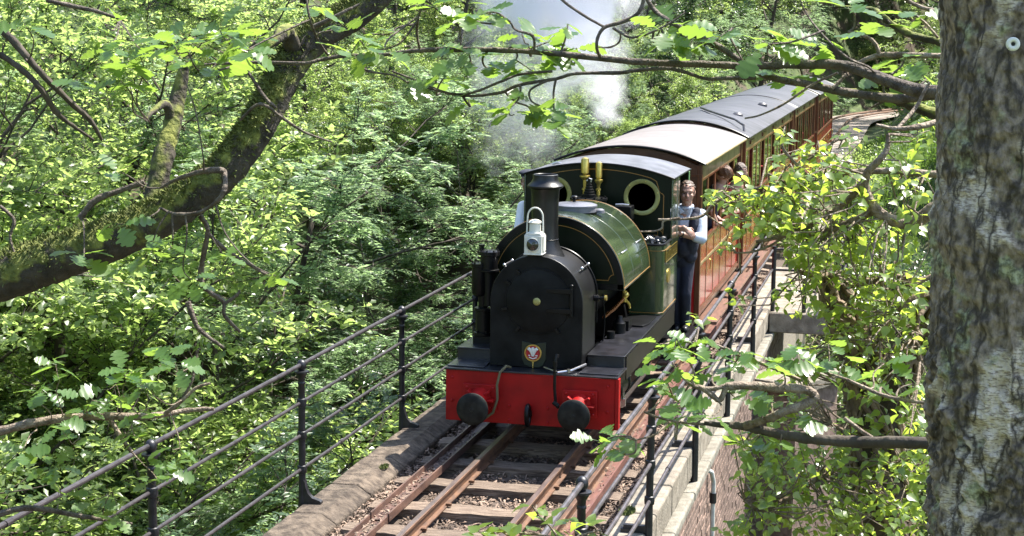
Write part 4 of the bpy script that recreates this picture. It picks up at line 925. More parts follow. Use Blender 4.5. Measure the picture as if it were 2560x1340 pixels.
# the fireman, mostly hidden behind the left edge of the cab
pf_ = thing('person', 'man in peaked cap and white shirt half hidden at the left side of the cab', 'person', (-.72, 17.75, .45))
HC = Vector((-.845, 17.50, 2.075)); HF = (.1, -.98, -.05)
mb = MB(); head(mb, HC, HF); mb.caps(HC+Vector((0, .02, -.09)), (-.76, 17.62, 1.82), .055, .06); mb.caps((-.75, 17.64, 1.76), (-.72, 17.7, 1.36), .11, .11)
S1, S2 = Vector((-.57, 17.62, 1.80)), Vector((-.92, 17.60, 1.79)); E1, E2 = Vector((-.50, 17.55, 1.53)), Vector((-.925, 17.44, 1.55)); W1, W2 = Vector((-.62, 17.4, 1.48)), Vector((-.80, 17.30, 1.60))
mb.caps(S1, E1, .046, .042); mb.caps(E1, W1, .042, .028); mb.caps(S2, E2, .046, .042); mb.caps(E2, W2, .042, .028); hand(mb, W1, (-.2, -.6, -.6), (0, -.6, .6), 1); hand(mb, W2, (.8, -.3, .1), (0, -.5, .8), 1, .8)
for q in (-.08, .08): mb.caps((-.72+q, 17.72, 1.28), (-.72+q, 17.68, .9), .075, .055); mb.caps((-.72+q, 17.68, .9), (-.72+q, 17.74, .54), .052, .036)
body_ = remesh(mb.build('body', 'skin', pf_, 60), .0055, 3); face_bits(HC, HF, body_); hair(HC, HF, body_)
mb = MB(); mb.ell((-.75, 17.63, 1.66), (.18, .125, .18)); mb.ell((-.735, 17.67, 1.44), (.16, .125, .17)); mb.caps(S1, S2, .06, .06); mb.caps(S1, E1, .066, .06); mb.caps(E1, W1, .058, .042); mb.caps(S2, E2, .072, .066); mb.caps(E2, W2, .062, .044)
remesh(mb.build('shirt', 'shirtw', pf_, 60), .010, 3)
mb = MB(); mb.ell((-.72, 17.71, 1.28), (.16, .12, .12))
for q in (-.08, .08): mb.caps((-.72+q, 17.71, 1.26), (-.72+q, 17.68, .9), .095, .078); mb.caps((-.72+q, 17.68, .9), (-.72+q, 17.74, .53), .076, .066)
remesh(mb.build('trousers', 'trouser', pf_, 60), .012, 3)
for q in (-.08, .08): mb = MB(); mb.caps((-.72+q, 17.78, .495), (-.71+q, 17.60, .488), .042, .036); remesh(mb.build('shoe', 'shoe', pf_, 60), .008, 2)
mb = MB(); mb.ell(HC+Vector((0, .0, .105)), (.108, .118, .036)); mb.ell(HC+Vector((0, .005, .075)), (.088, .105, .04)); mb.ell(HC+Vector((.01, -.105, .062)), (.066, .05, .008)); mb.build('cap', 'navy', body_)

# passengers leaning out of the first carriage
def passenger(label, c, f, up, hm, tm, s=.98):
    c = Vector(c); p = thing('person', label, 'person', (c.x-.25, c.y+.05, .45)); mb = MB(); head(mb, c, f, up, s)
    ch = Vector((c.x-.20, c.y+.08, c.z-.42)); nk = Vector((c.x-.06, c.y+.04, c.z-.20))
    mb.caps(c+Vector((-.01, .02, -.08)), nk, .05, .055); mb.caps(nk, ch, .10, .12); hp = Vector((c.x-.30, c.y+.12, .92)); mb.caps(ch, hp, .12, .12)
    w_ = Vector((.835, c.y-.16, 1.31)); e = Vector((c.x-.13, c.y-.22, c.z-.45)); sh_ = Vector((c.x-.13, c.y-.12, c.z-.27)); mb.caps(sh_, e, .045, .04); mb.caps(e, w_, .04, .027); hand(mb, w_, (.5, .8, .1), (.1, -.1, 1), 1, .9)
    sh2 = Vector((c.x-.16, c.y+.22, c.z-.28)); e2 = Vector((c.x-.20, c.y+.30, c.z-.52)); w2 = Vector((.83, c.y+.24, 1.31)); mb.caps(sh2, e2, .045, .04); mb.caps(e2, w2, .04, .027); hand(mb, w2, (.6, -.7, .1), (.1, .1, 1), -1, .9)
    for q in (-.09, .09): mb.caps(hp+Vector((0, q, 0)), (hp.x-.05, hp.y+q, .50), .075, .045)
    b = remesh(mb.build('body', 'skin', p, 60), .0055, 3); face_bits(c, f, b, up, s); hair(c, f, b, hm, up, s)
    mb = MB(); mb.caps(nk+Vector((-.03, .02, -.04)), ch, .115, .15); mb.caps(ch, hp+Vector((0, 0, .1)), .15, .14); mb.caps(sh_, sh_+(e-sh_)*.6, .06, .056); mb.caps(sh2, sh2+(e2-sh2)*.6, .06, .056); remesh(mb.build('shirt', tm, p, 60), .011, 3)
    mb = MB(); mb.caps(hp+Vector((0, -.06, 0)), hp+Vector((0, .06, 0)), .13, .13)
    for q in (-.09, .09): mb.caps(hp+Vector((0, q, 0)), (hp.x-.05, hp.y+q, .54), .09, .065)
    remesh(mb.build('trousers', 'trouser', p, 60), .013, 2); return p
passenger('boy with cropped brown hair leaning out of a carriage window looking down', (.955, 22.35, 1.835), (.72, -.45, -.50), (.2, -.3, .9), 'hair', 'tshirt')
passenger('auburn haired passenger peering from a carriage window between the driver and the boy', (.885, 20.95, 1.93), (.25, .55, -.75), (.25, -.6, .7), 'hairb', 'navy')

# ------------------------------------------------------------------ vegetation
def tv_leaf(outline, fold=.10, bend=.0):
    """leaf template: midrib along x 0..1, outline [(x, halfwidth)]"""
    mid = [(x, 0, -bend*x*x) for x, _ in outline]; v = list(mid); n = len(mid)
    v += [(x, wd, fold*(.10+.45*math.sin(math.pi*min(1, x))) *min(1, wd/.06) - bend*x*x) for x, wd in outline]; v += [(x, -wd, fold*(.10+.45*math.sin(math.pi*min(1, x)))*min(1, wd/.06) - bend*x*x) for x, wd in outline]
    f = []
    for i in range(n-1):
        f.append((i, i+1, n+i+1, n+i)); f.append((i+1, i, 2*n+i, 2*n+i+1))
    return np.array(v, float), f
OAK_HI = [(0, .01), (.08, .02), (.14, .13), (.21, .17), (.27, .085), (.35, .25), (.44, .30), (.49, .16), (.56, .34), (.65, .37), (.70, .21), (.76, .29), (.84, .27), (.88, .16), (.93, .17), (.975, .10), (1, .01)]
OAK_LO = [(0, .02), (.32, .21), (.45, .13), (.74, .30), (1, .04)]
OVAL_LO = [(0, .02), (.45, .28), (1, .01)]
LANCE = [(0, .02), (.4, .17), (1, .01)]
IVY = [(0, .03), (.12, .30), (.32, .40), (.62, .24), (1, .01)]
TV_OAK, TV_OVAL, TV_LANCE, TV_IVY = tv_leaf(OAK_LO, .12, .12), tv_leaf(OVAL_LO, .12, .12), tv_leaf(LANCE, .1, .1), tv_leaf(IVY, .12, .2)

def wander(r, p, d, L, n, wob, rise=0.):
    pts = [np.array(p, float)]; d = np.array(d, float); d /= np.linalg.norm(d)
    for _ in range(n):
        d = d + r.normal(0, wob, 3) + np.array([0, 0, rise]); d /= np.linalg.norm(d); pts.append(pts[-1] + d*L/n)
    return pts
def grow(seed, H, spread, tr, nl, bare=.28, flat=.5, nsec=7, nter=10):
    r = np.random.default_rng(seed); mb = MB(); twigs = []
    tp = wander(r, (0, 0, -.4), (0, 0, 1), H*.86+.4, 9, .07, .03)
    mb.tube(tp, [tr*(1.25 if i == 0 else 1)*(1-.085*i) for i in range(10)], 10)
    for k in range(nl):
        t = bare + (1-bare)*(k+.5)/nl; q = t*9; i = min(int(q), 8); p = tp[i] + (tp[i+1]-tp[i])*(q-i)
        a = k*2.4 + r.uniform(-.4, .4); prof = math.sin(math.pi*min(1, .22+.80*(1-t)**.75)) if t > .3 else .8
        Ln = spread*(.45+.6*prof)*r.uniform(.8, 1.15); up = r.uniform(.05, .45) + .5*t
        lp = wander(r, p, (math.cos(a), math.sin(a), up), Ln, 6, .16, .02); lr = tr*(.5-.3*t)
        mb.tube(lp, [max(.012, lr*(1-.15*j)) for j in range(7)], 6)
        for s_ in range(nsec):
            u = .25 + .75*(s_+r.uniform(.2, .8))/nsec; q2 = u*6; j = min(int(q2), 5); p2 = lp[j] + (lp[j+1]-lp[j])*(q2-j); dl = lp[j+1]-lp[j]; dl = dl/np.linalg.norm(dl)
            sd = np.cross(dl, (0, 0, 1)); sd = sd/np.linalg.norm(sd)*(1 if s_ % 2 else -1)
            d2 = dl*.6 + sd*r.uniform(.5, 1) + np.array([0, 0, r.uniform(-.15, .5)]); L2 = Ln*(.5-.22*u)*r.uniform(.8, 1.2)
            sp = wander(r, p2, d2, L2, 4, .2); mb.tube(sp, [max(.006, lr*.35*(1-.2*j)) for j in range(5)], 4, False)
            for t_ in range(nter):
                u3 = .3 + .7*(t_+r.uniform(.1, .9))/nter; q3 = u3*4; j = min(int(q3), 3); p3 = sp[j] + (sp[j+1]-sp[j])*(q3-j)
                d3 = (sp[j+1]-sp[j])/np.linalg.norm(sp[j+1]-sp[j]) + r.normal(0, .55, 3)*np.array([1, 1, flat]); d3 /= np.linalg.norm(d3)
                L3 = r.uniform(.35, .75)*spread*.16+.15; twigs.append((p3, d3, L3))
                mb.tube([p3, p3 + d3*L3*.6 + r.normal(0, .03, 3), p3 + d3*L3], [.007, .005, .003], 3, False)
    return mb, twigs, r
def crown_leaves(twigs, r, kind, per, size):
    P, A, N, S = [], [], [], []
    for p, d, L_ in twigs:
        if kind == 'oak':        # rosettes along the twig
            m = r.integers(3, 6)
            for _ in range(m):
                c = p + d*L_*r.uniform(.25, 1.1) + r.normal(0, .07, 3); k = per
                a = r.uniform(0, 2*math.pi) + np.arange(k)*2*math.pi/k + r.normal(0, .25, k); el = r.normal(.05, .35, k)
                ax = np.stack([np.cos(a)*np.cos(el), np.sin(a)*np.cos(el), np.sin(el)], 1) + d*.35
                P.append(np.repeat(c[None], k, 0) + ax*.02); A.append(ax); N.append(np.array([0, 0, 1.]) + r.normal(0, .50, (k, 3))); S.append(r.uniform(.75, 1.2, k)*size)
        elif kind == 'ash':      # pinnate fronds
            m = r.integers(4, 7)
            for _ in range(m):
                c = p + d*L_*r.uniform(.1, 1.); a = r.uniform(0, 2*math.pi); fd = np.array([math.cos(a), math.sin(a), r.uniform(-.6, .25)]) + d*.7; fd /= np.linalg.norm(fd)
                sd = np.cross(fd, (0, 0, 1.)); sd /= np.linalg.norm(sd)+1e-6; FL = r.uniform(.16, .26); k = per
                tt = (np.arange(k)//2+.6)/(k/2); sg = np.where(np.arange(k) % 2, 1., -1.)
                P.append(c + fd*FL*tt[:, None] + np.array([0, 0, -.25*FL])*(tt**2)[:, None]); A.append(fd*.55 + sd*sg[:, None] + r.normal(0, .12, (k, 3))); N.append(np.array([0, 0, 1.]) + r.normal(0, .42, (k, 3))); S.append(r.uniform(.8, 1.15, k)*size)
        else:                    # alternate leaves in flat sprays
            k = per*4; tt = r.uniform(.05, 1.15, k); sd = np.cross(d, (0, 0, 1.)); sd /= np.linalg.norm(sd)+1e-6; sg = r.choice([-1., 1.], k)
            P.append(p + d*L_*tt[:, None] + sd*(sg*r.uniform(0, .16, k))[:, None] + r.normal(0, .045, (k, 3))); A.append(d*.7 + sd*sg[:, None]*.9 + r.normal(0, .3, (k, 3)) + np.array([0, 0, -.25])); N.append(np.array([0, 0, 1.]) + r.normal(0, .50, (k, 3))); S.append(r.uniform(.7, 1.2, k)*size)
    return np.concatenate(P), np.concatenate(A), np.concatenate(N), np.concatenate(S)
PROTO = {}
def proto(key, seed, H, spread, tr, nl, kind, per, size, leafm, tv, **k):
    mb, tw, r = grow(seed, H, spread, tr, nl, **k)
    wood = mb.mesh('trunk', 'bark', smooth=0); wood.polygons.foreach_set('use_smooth', [True]*len(wood.polygons))
    P, A, N, S = crown_leaves(tw, r, kind, per, size)
    PROTO[key] = (wood, scatter_mesh('crown', LF[leafm], P, A, N, S, tv[0], tv[1]), H)
proto('oak1', 11, 10, 4.3, .20, 15, 'oak', 6, .113, 'oak', TV_OAK)
proto('oak2', 12, 9, 4.0, .17, 14, 'oak', 6, .110, 'oak', TV_OAK, bare=.2)
proto('ash1', 21, 10, 3.5, .14, 14, 'ash', 10, .090, 'ash', TV_LANCE)
proto('ash2', 22, 8, 3.1, .12, 13, 'ash', 10, .086, 'ash', TV_LANCE, bare=.18)
proto('hazel1', 31, 7, 3.0, .09, 13, 'hazel', 8, .088, 'hazel', TV_OVAL, bare=.1)
proto('dark1', 41, 8, 3.2, .12, 14, 'hazel', 8, .094, 'holly', TV_OVAL, bare=.15)
NAMES = dict(oak1='oak_tree', oak2='oak_tree', ash1='ash_tree', ash2='ash_tree', hazel1='hazel_tree', dark1='evergreen_tree')
LABELS = dict(oak='bright green oak with lobed leaves in the dense wood beyond the railing', ash='blue green ash with feathery leaves in the wood filling the ravine',
              hazel='yellow green hazel with oval leaves in the thick wood behind the train', dark='dark glossy leaved tree in the shade of the wood')
GROUPS = dict(oak='oaks of the ravine wood', ash='ashes of the ravine wood', hazel='hazels of the ravine wood', dark='dark trees of the ravine wood')
def tree(key, x, y, H=None, rot=None, label=None, zoff=0., top=None):
    wood, crown, h0 = PROTO[key]; zb = float(gz(x, y)) + zoff
    if top is not None: H = top - zb
    s = (H or h0)/h0; k0 = key.rstrip('0123456789')
    t = thing(NAMES[key], label or LABELS[k0], 'tree', (x, y, zb), None if label else GROUPS[k0])
    t.rotation_euler = (rnd.uniform(-.06, .06), rnd.uniform(-.06, .06), rnd.uniform(0, 6.28) if rot is None else rot); q = min(s, 1.35)*rnd.uniform(.9, 1.08); t.scale = (q, q, s)
    for n, m in (('trunk', wood), ('crown', crown)):
        o = bpy.data.objects.new(n, m); COL.objects.link(o); o.parent = t
    return t
TREES = [  # variant, x, y, z of the top
    ('oak2', -6.2, 12.5, -1.6), ('oak1', -9.2, 15.0, .3), ('ash2', -5.3, 16.5, -2.2), ('hazel1', -7.4, 18.8, -1.0), ('oak1', -11.6, 19.5, 1.6),
    ('ash1', -4.6, 21.0, -2.0), ('ash1', -7.2, 22.5, .6), ('oak2', -10.2, 23.5, 2.4), ('oak1', -14.2, 23.5, 3.2), ('dark1', -5.6, 26.5, -.6),
    ('ash1', -4.4, 28.5, 1.2), ('ash2', -8.3, 27.6, 2.2), ('oak1', -12.0, 28.0, 4.0), ('oak2', -16.5, 28.0, 5.0), ('ash1', -5.4, 33.0, 2.4),
    ('oak2', -9.2, 33.0, 4.6), ('oak1', -13.8, 33.5, 6.0), ('hazel1', -18.5, 33.0, 6.5), ('ash1', -4.2, 38.5, 3.6), ('oak1', -8.0, 39.0, 6.5),
    ('oak2', -12.5, 40.0, 8.0), ('ash1', -17.5, 40.0, 9.0), ('oak1', -22.5, 40.0, 9.5), ('dark1', -4.6, 45.5, 5.5), ('oak2', -8.5, 47.0, 8.5),
    ('oak1', -13.5, 48.0, 10.5), ('oak2', -19.5, 48.0, 12.0), ('oak1', -26, 48, 13.0), ('dark1', -3.6, 54.0, 7.0), ('ash1', -8.0, 57.0, 10.5), ('oak1', -14.0, 58.0, 13.0), ('oak2', -22.0, 58.0, 15.0),
    ('oak1', -4.5, 66.0, 12.5), ('oak2', 6.0, 68.0, 13.0), ('dark1', 9.5, 64.0, 10.0), ('oak1', 11.5, 74.0, 16.0), ('oak2', -12, 72, 17), ('oak1', -22, 72, 20),
    ('hazel1', 6.4, 22.0, -1.6), ('ash2', 4.0, 18.5, -3.4), ('hazel1', 4.2, 27.5, -.6), ('oak2', 7.5, 30.0, 1.2), ('hazel1', 6.6, 40, 3.4), ('hazel1', 3.6, 13.6, -3.2),
]
TREES += [
    ('hazel1', -3.9, 24.2, -2.6), ('ash2', -6.0, 30.2, .2), ('hazel1', -7.6, 25.2, -.6), ('ash1', -3.6, 33.6, 1.8), ('hazel1', -10.5, 30.8, 2.2), ('ash2', -6.8, 36.0, 2.6), ('hazel1', -4.2, 41.8, 2.6), ('ash1', -10.5, 36.2, 5.0),
    ('oak2', -6.3, 42.5, 5.4), ('hazel1', -15.5, 37.0, 6.2), ('oak1', -20.5, 36.5, 8.0), ('ash1', -11, 44, 8.4), ('oak2', -6.0, 51.5, 8.4), ('ash1', -3.2, 49.0, 5.6), ('oak1', -11, 53, 11), ('ash2', -2.6, 59, 7.5), ('oak2', -17, 53, 12.5), ('oak1', -6.5, 61, 11.5),
    ('oak1', -7.6, 10.4, -.8), ('hazel1', -4.2, 14.2, -3.4), ('ash2', -3.6, 18.8, -3.6), ('oak2', -13.5, 17.0, 2.5), ('oak1', -17.5, 23.0, 5), ('hazel1', -9.8, 20.8, -.2), ('dark1', -6.2, 20.4, -2.4),
    ('oak2', 5.2, 58.0, 9.0), ('ash1', 8.5, 56.0, 9.5), ('oak1', 12, 60, 13), ('ash1', -8, 80, 18), ('hazel1', 8.6, 36.0, 4.2), ('oak2', 10.5, 42, 8),
]
# the wood goes on behind and beside the photographer
TREES += [('hazel1', 3.0, 62, 3.2), ('hazel1', 4.4, 57, 4.0), ('oak1', 8.0, 70, 12), ('ash1', 5.6, 76, 12), ('dark1', 2.4, 85, 9), ('oak1', 4.5, 88, 15), ('oak2', -2.2, 86, 13), ('ash1', 0.6, 92, 15), ('dark1', 7.5, 62, 9), ('dark1', -4.6, 66, 9), ('oak2', 5.2, 70, 11), ('oak1', -4.2, 78, 14), ('oak2', 9.5, 80, 17), ('dark1', 0.5, 104, 16), ('oak1', -4, 100, 18), ('oak2', 5, 112, 22), ('ash1', -1.5, 92, 12)]
TREES += [('oak2', 2.0, -8.5, 13), ('oak1', -4.5, -7.5, 11), ('ash1', -1.0, -14.5, 15), ('oak1', 5.5, -15.5, 17), ('oak2', 10.5, -11.5, 16)]
TREES += [('hazel1', -7.2, 34.0, 2.0), ('hazel1', -8.8, 36.6, 3.2), ('hazel1', -6.4, 38.6, 3.2), ('hazel1', -9.8, 39.4, 4.2), ('hazel1', -5.2, 36.2, 2.0), ('hazel1', -11.8, 34.8, 3.6), ('hazel1', -13.2, 38.6, 5.2), ('hazel1', -3.4, 37.0, 2.2), ('hazel1', -3.2, 43.6, 3.4), ('hazel1', -9, 42.6, 5), ('ash2', -16, 33, 5.2), ('ash2', -15.2, 26.0, 3.2), ('hazel1', -12.2, 25.2, 1.6), ('hazel1', -12.8, 21.0, .6), ('hazel1', -9.0, 17.4, -1.6)]
SHORT = dict(oak='bright green lobed leaved oak', ash='blue green feathery ash', hazel='yellow green hazel', dark='dark glossy leaved tree')
RANK = ['nearest', 'second nearest', 'third nearest', 'fourth nearest', 'fifth nearest', 'sixth nearest', 'seventh nearest', 'eighth nearest', 'ninth nearest']
def where(x, y, top):
    d = Vector((x, y, top-2.2)) - CAM; z = d.dot(_F)
    if z < 3: return None, z
    u = 1280 + FPX*d.dot(_R)/z; v = 670 - FPX*d.dot(_U)/z
    if u < -300 or u > 2900: return None, z
    if v > 760: return ('below the left end of the railing' if u < 420 else 'below the left railing posts' if u < 900 else 'in the ravine just left of the engine' if u < 1500 else 'in the ravine right of the viaduct'), z
    c = 'left edge' if u < 260 else 'mossy limb' if u < 640 else 'mid left bough' if u < 950 else 'engine chimney' if u < 1330 else 'smoke plume' if u < 1660 else 'coach roofs' if u < 2060 else 'birch trunk'
    return ('high behind the ' if v < 260 else 'low behind the ' if v > 520 else 'halfway up behind the ') + c, z
SPOT = {}
def hit(u, v):
    d = (at(u, v, 1) - CAM)
    for k in range(200, 900):
        p = CAM + d*(k*.1)
        if p.z < float(gz(p.x, p.y)) + .1: return p
    return CAM + d*60
for u, v in ((1130, 480), (1210, 500), (1170, 440), (1050, 430), (1120, 380), (1240, 420), (980, 470), (2230, 230), (2290, 200), (2180, 180)):
    p = hit(u, v); d = (CAM-p).normalized(); TREES.append(('hazel1' if u % 3 else 'ash2', p.x+d.x*1.5, p.y+d.y*1.5, p.z + (2.6 if u < 2000 else 2.0)))
for k, x, y, top in TREES:
    wd, z = where(x, y, top); SPOT.setdefault((k.rstrip('0123456789'), wd), []).append((z, x, y))
for k, x, y, top in TREES:
    k0 = k.rstrip('0123456789'); wd, z = where(x, y, top)
    if wd is None: lb = 'tall tree of the surrounding wood standing out of view beside the photographer'
    else:
        q = sorted(SPOT[(k0, wd)]); lb = SHORT[k0] + ' ' + wd + (', ' + RANK[q.index((z, x, y))] + ' of them' if len(q) > 1 else '')
    o = tree(k, x, y, top=top, label=lb)
    o['group'] = GROUPS[k0] if wd else 'trees out of view'

# undergrowth on the slopes, grass and ferns on the bank beside the line
def undergrowth():
    def pts(n, x0, x1, y0, y1): return rng.uniform(x0, x1, n), rng.uniform(y0, y1, n)
    X, Y = [], []
    for n, a in ((26000, (-22, -2, 26, 60)), (9000, (1.9, 9, 30, 60)), (8000, (-12, -2, 10, 26)), (7000, (2.0, 8, 6, 26)), (4000, (-4, 10, 60, 80))):
        a_, b_ = pts(n, *a); X.append(a_); Y.append(b_)
    X, Y = np.concatenate(X), np.concatenate(Y); keep = np.abs(X - np.where(Y > 70, (Y-70)**2*.016, 0)) > 1.75; X, Y = X[keep], Y[keep]; n = len(X)
    Z = gz(X, Y) + rng.uniform(.02, .5, n)*rng.uniform(.2, 1, n); th = rng.uniform(0, 6.28, n)
    A = np.stack([np.cos(th), np.sin(th), rng.normal(.1, .4, n)], 1); N = np.stack([rng.normal(0, .4, n), rng.normal(0, .4, n), np.ones(n)], 1)
    return tag(link('undergrowth', scatter_mesh('undergrowth', LF['fern'], np.stack([X, Y, Z], 1), A, N, rng.uniform(.10, .26, n), TV_LANCE[0], TV_LANCE[1])), 'ferns and low plants covering the floor of the wood', None, None, 'stuff')
undergrowth()
def bank_grass():
    n = 30000; X = rng.uniform(1.5, 7.5, n); Y = rng.uniform(35.5, 60, n); keep = np.abs(X - np.where(Y > 70, (Y-70)**2*.016, 0)) > 1.5; X, Y = X[keep], Y[keep]; n = len(X)
    th = rng.uniform(0, 6.28, n); A = np.stack([np.cos(th)*.5, np.sin(th)*.5, np.ones(n)], 1); N = np.stack([np.cos(th), np.sin(th), np.zeros(n)-.3], 1)
    S = np.stack([rng.uniform(.12, .38, n), rng.uniform(.05, .09, n), rng.uniform(.2, .4, n)], 1)
    return tag(link('grass', scatter_mesh('grass', LF['fern'], np.stack([X, Y, gz(X, Y)], 1), A, N, S, TV_LANCE[0], TV_LANCE[1])), 'rough grass on the sunny bank beside the line', None, None, 'stuff')
bank_grass()
def far_bed():
    mb = MB(); ys = np.linspace(35, 84, 30); L_ = [(track_x(y)-1.25, y, -.17) for y in ys]; R_ = [(track_x(y)+(.98 if y < 46 else 1.3), y, -.17) for y in ys]
    mb.add(L_+R_, [(i, i+1, 30+i+1, 30+i) for i in range(29)])
    return tag(mb.build('ballast', mat('pale_ballast', (.22, .185, .16), .9, var=.3, vscale=25, bump=.6), None, 0), 'pale gravel bed of the line curving away behind the train', None, None, 'structure')
far_bed()

def shrub(label, x, y, H, W_, n, leafm, size, name='bush'):
    zb = float(gz(x, y)); t = thing(name, label, 'bush', (x, y, zb)); mb = MB(); r = np.random.default_rng(int(x*100+y*7) % 9999); P, A, N = [], [], []
    for k in range(9):
        a = k*.7; e = np.array([x + W_*.8*math.cos(a)*r.uniform(.3, 1), y + W_*.8*math.sin(a)*r.uniform(.3, 1), zb + H*r.uniform(.55, 1)])
        mb.tube([(x, y, zb-.1), (x*.6+e[0]*.4, y*.6+e[1]*.4, zb+(e[2]-zb)*.5), e], [.03, .02, .006], 5)
        m = n//9; q = r.normal(0, 1, (m, 3)); q /= np.linalg.norm(q, axis=1, keepdims=True); P.append(e + q*(r.uniform(.3, 1, m)**.5)[:, None]*np.array([W_*.55, W_*.55, H*.32])); A.append(q + r.normal(0, .5, (m, 3))); N.append(np.array([0, 0, 1.])+r.normal(0, .5, (m, 3)))
    mb.build('stem', 'twig', t); P, A, N = map(np.concatenate, (P, A, N))
    me = scatter_mesh('foliage', LF[leafm], P - np.array([x, y, zb]), A, N, r.uniform(.7, 1.2, len(P))*size, TV_OVAL[0], TV_OVAL[1]); link('foliage', me, t, (x, y, zb)); return t
shrub('silvery glossy bush on the bank right of the last coach', 2.7, 33.5, 1.7, 1.3, 5200, 'holly', .075)
shrub('small bush close against the second coach', 1.75, 34.2, .9, .55, 1800, 'hazel', .07)
shrub('small bush close against the third coach', 1.85, 37.4, .9, .6, 1900, 'oak', .07)
shrub('small bush beside the join of the last two coaches', 1.95, 40.8, 1.0, .6, 1900, 'hazel', .07)
shrub('low green bush at the foot of the grassy bank', 4.3, 37.5, 1.5, 1.3, 3600, 'hazel', .08)

# ------------------------------------------------------------------ near trees and overhanging branches
def leaf_variants(name, outline, m, n, curl, mid=.07):
    out = []
    for k in range(n):
        ol = [(x, wd*rnd.uniform(.85, 1.15)) for x, wd in outline]; v, f = tv_leaf(ol, rnd.uniform(.02, .18), rnd.uniform(-.05, curl))
        v = v + np.stack([np.zeros(len(v)), np.zeros(len(v)), np.array([rnd.gauss(0, .006) for _ in v])], 1)
        tw = rnd.uniform(-.3, .3); v[:, 2] += tw*v[:, 1]*v[:, 0]
        nv = len(v); v = np.concatenate([v, [(-.22, .008, -.02), (-.22, -.008, -.02), (.02, -.010, 0), (.02, .010, 0)]]); f = f + [(nv, nv+1, nv+2, nv+3)]
        mb = MB(); mb.add(v.tolist(), f); out.append(mb.mesh(name, LF[m], smooth=75))
    return out
LV_OAK = leaf_variants('leaf', OAK_HI, 'oakfg', 7, .28)
LV_IVY = leaf_variants('leaf', [(0, .02), (.06, .20), (.16, .36), (.30, .40), (.45, .33), (.65, .22), (.85, .10), (1, .005)], 'ivy', 6, .35)
def place_leaf(me, parent, p, ax, nrm, size):
    ax = Vector(ax).normalized(); n = Vector(nrm); n = (n - ax*n.dot(ax)).normalized(); b = n.cross(ax)
    o = link('leaf', me, parent, p); o.rotation_euler = Matrix((ax, b, n)).transposed().to_euler(); o.scale = (size, size*rnd.uniform(.85, 1.1), size); return o
def pxline(pts):
    """[(u, v, depth, radius in photograph pixels)] -> world points and radii"""
    return [at(u, v, d) for u, v, d, r in pts], [r*d/FPX for u, v, d, r in pts]
def smooth_line(P, Rr, sub=4):
    out, ro = [], []; n = len(P)
    for i in range(n-1):
        p0, p1, p2, p3 = P[max(i-1, 0)], P[i], P[i+1], P[min(i+2, n-1)]
        for k in range(sub):
            t = k/sub; out.append(.5*((2*p1) + (p2-p0)*t + (2*p0-5*p1+4*p2-p3)*t*t + (3*p1-p0-3*p2+p3)*t**3)); ro.append(Rr[i]*(1-t)+Rr[i+1]*t)
    out.append(P[-1]); ro.append(Rr[-1]); return out, ro
def bough(name, m, parent, pts, n=8, knob=.04, sub=5):
    knob = knob*1.6
    P, Rr = smooth_line(*pxline([(a, b, c, d*(.84 if parent.name.startswith('overhanging') else 1)) for a, b, c, d in pts]), sub)
    if knob: Rr = [r*rnd.uniform(1-knob, 1+knob) for r in Rr]; P = [p + Vector((rnd.gauss(0, 1), rnd.gauss(0, 1), rnd.gauss(0, 1)))*r*knob*.5 for p, r in zip(P, Rr)]
    o = MB().tube(P, Rr, n).build(name, m, parent, 60); return P
def nearest(lines, p):
    return min((q for L_ in lines for q in L_), key=lambda q: (q-p).length)
def leaf_cluster(parent, lines, u, v, d, n, spread, lvs, size, twm='twigdark', rosette=True, down=0., ntw=1):
    c = at(u, v, d + rnd.uniform(-.15, .15)); a = nearest(lines, c); mid = (a+c)/2 + Vector((rnd.gauss(0, .03), rnd.gauss(0, .03), rnd.gauss(0, .03)))
    if (a-c).length < .9:
        Lc = (c-a).length; mid = mid + Vector((0, 0, -.10*Lc)); tp, tr_ = smooth_line([a, a.lerp(mid, .55)+Vector((rnd.gauss(0, .05), rnd.gauss(0, .05), rnd.gauss(0, .05)))*Lc, mid.lerp(c, .45)+Vector((rnd.gauss(0, .05), rnd.gauss(0, .05), rnd.gauss(0, .05)))*Lc, c], [.0040, .0034, .0028, .0020], 4)
        MB().tube(tp, tr_, 5).build('twig', twm, parent)
    sp = spread*d/FPX; k = 0
    while k < n:
        m = min(n-k, rnd.randint(4, 6) if rosette else 1); cc = c + Vector((rnd.gauss(0, .5), rnd.gauss(0, .3), rnd.gauss(0, .5)))*sp if n > 5 else c
        if m > 1 and (cc-c).length > .02: MB().tube(smooth_line([c, (c+cc)/2+Vector((rnd.gauss(0, .01), rnd.gauss(0, .01), -.012)), cc], [.0022, .0019, .0014], 3)[0], .0018, 4).build('twig', twm, parent)
        a0 = rnd.uniform(0, 6.28)
        for q in range(m):
            t = a0 + q*6.28/max(m, 1) + rnd.gauss(0, .3)
            ax = Vector((math.cos(t), math.sin(t), rnd.gauss(-.12-down, .35))); nr = Vector((rnd.gauss(0, .35), rnd.gauss(-.15, .35), 1))
            place_leaf(rnd.choice(lvs), parent, cc + ax*.012 + Vector((rnd.gauss(0, 1), rnd.gauss(0, 1), rnd.gauss(0, 1)))*(sp*.35 if not rosette else .008), ax, nr, size*rnd.uniform(.7, 1.15))
        k += m

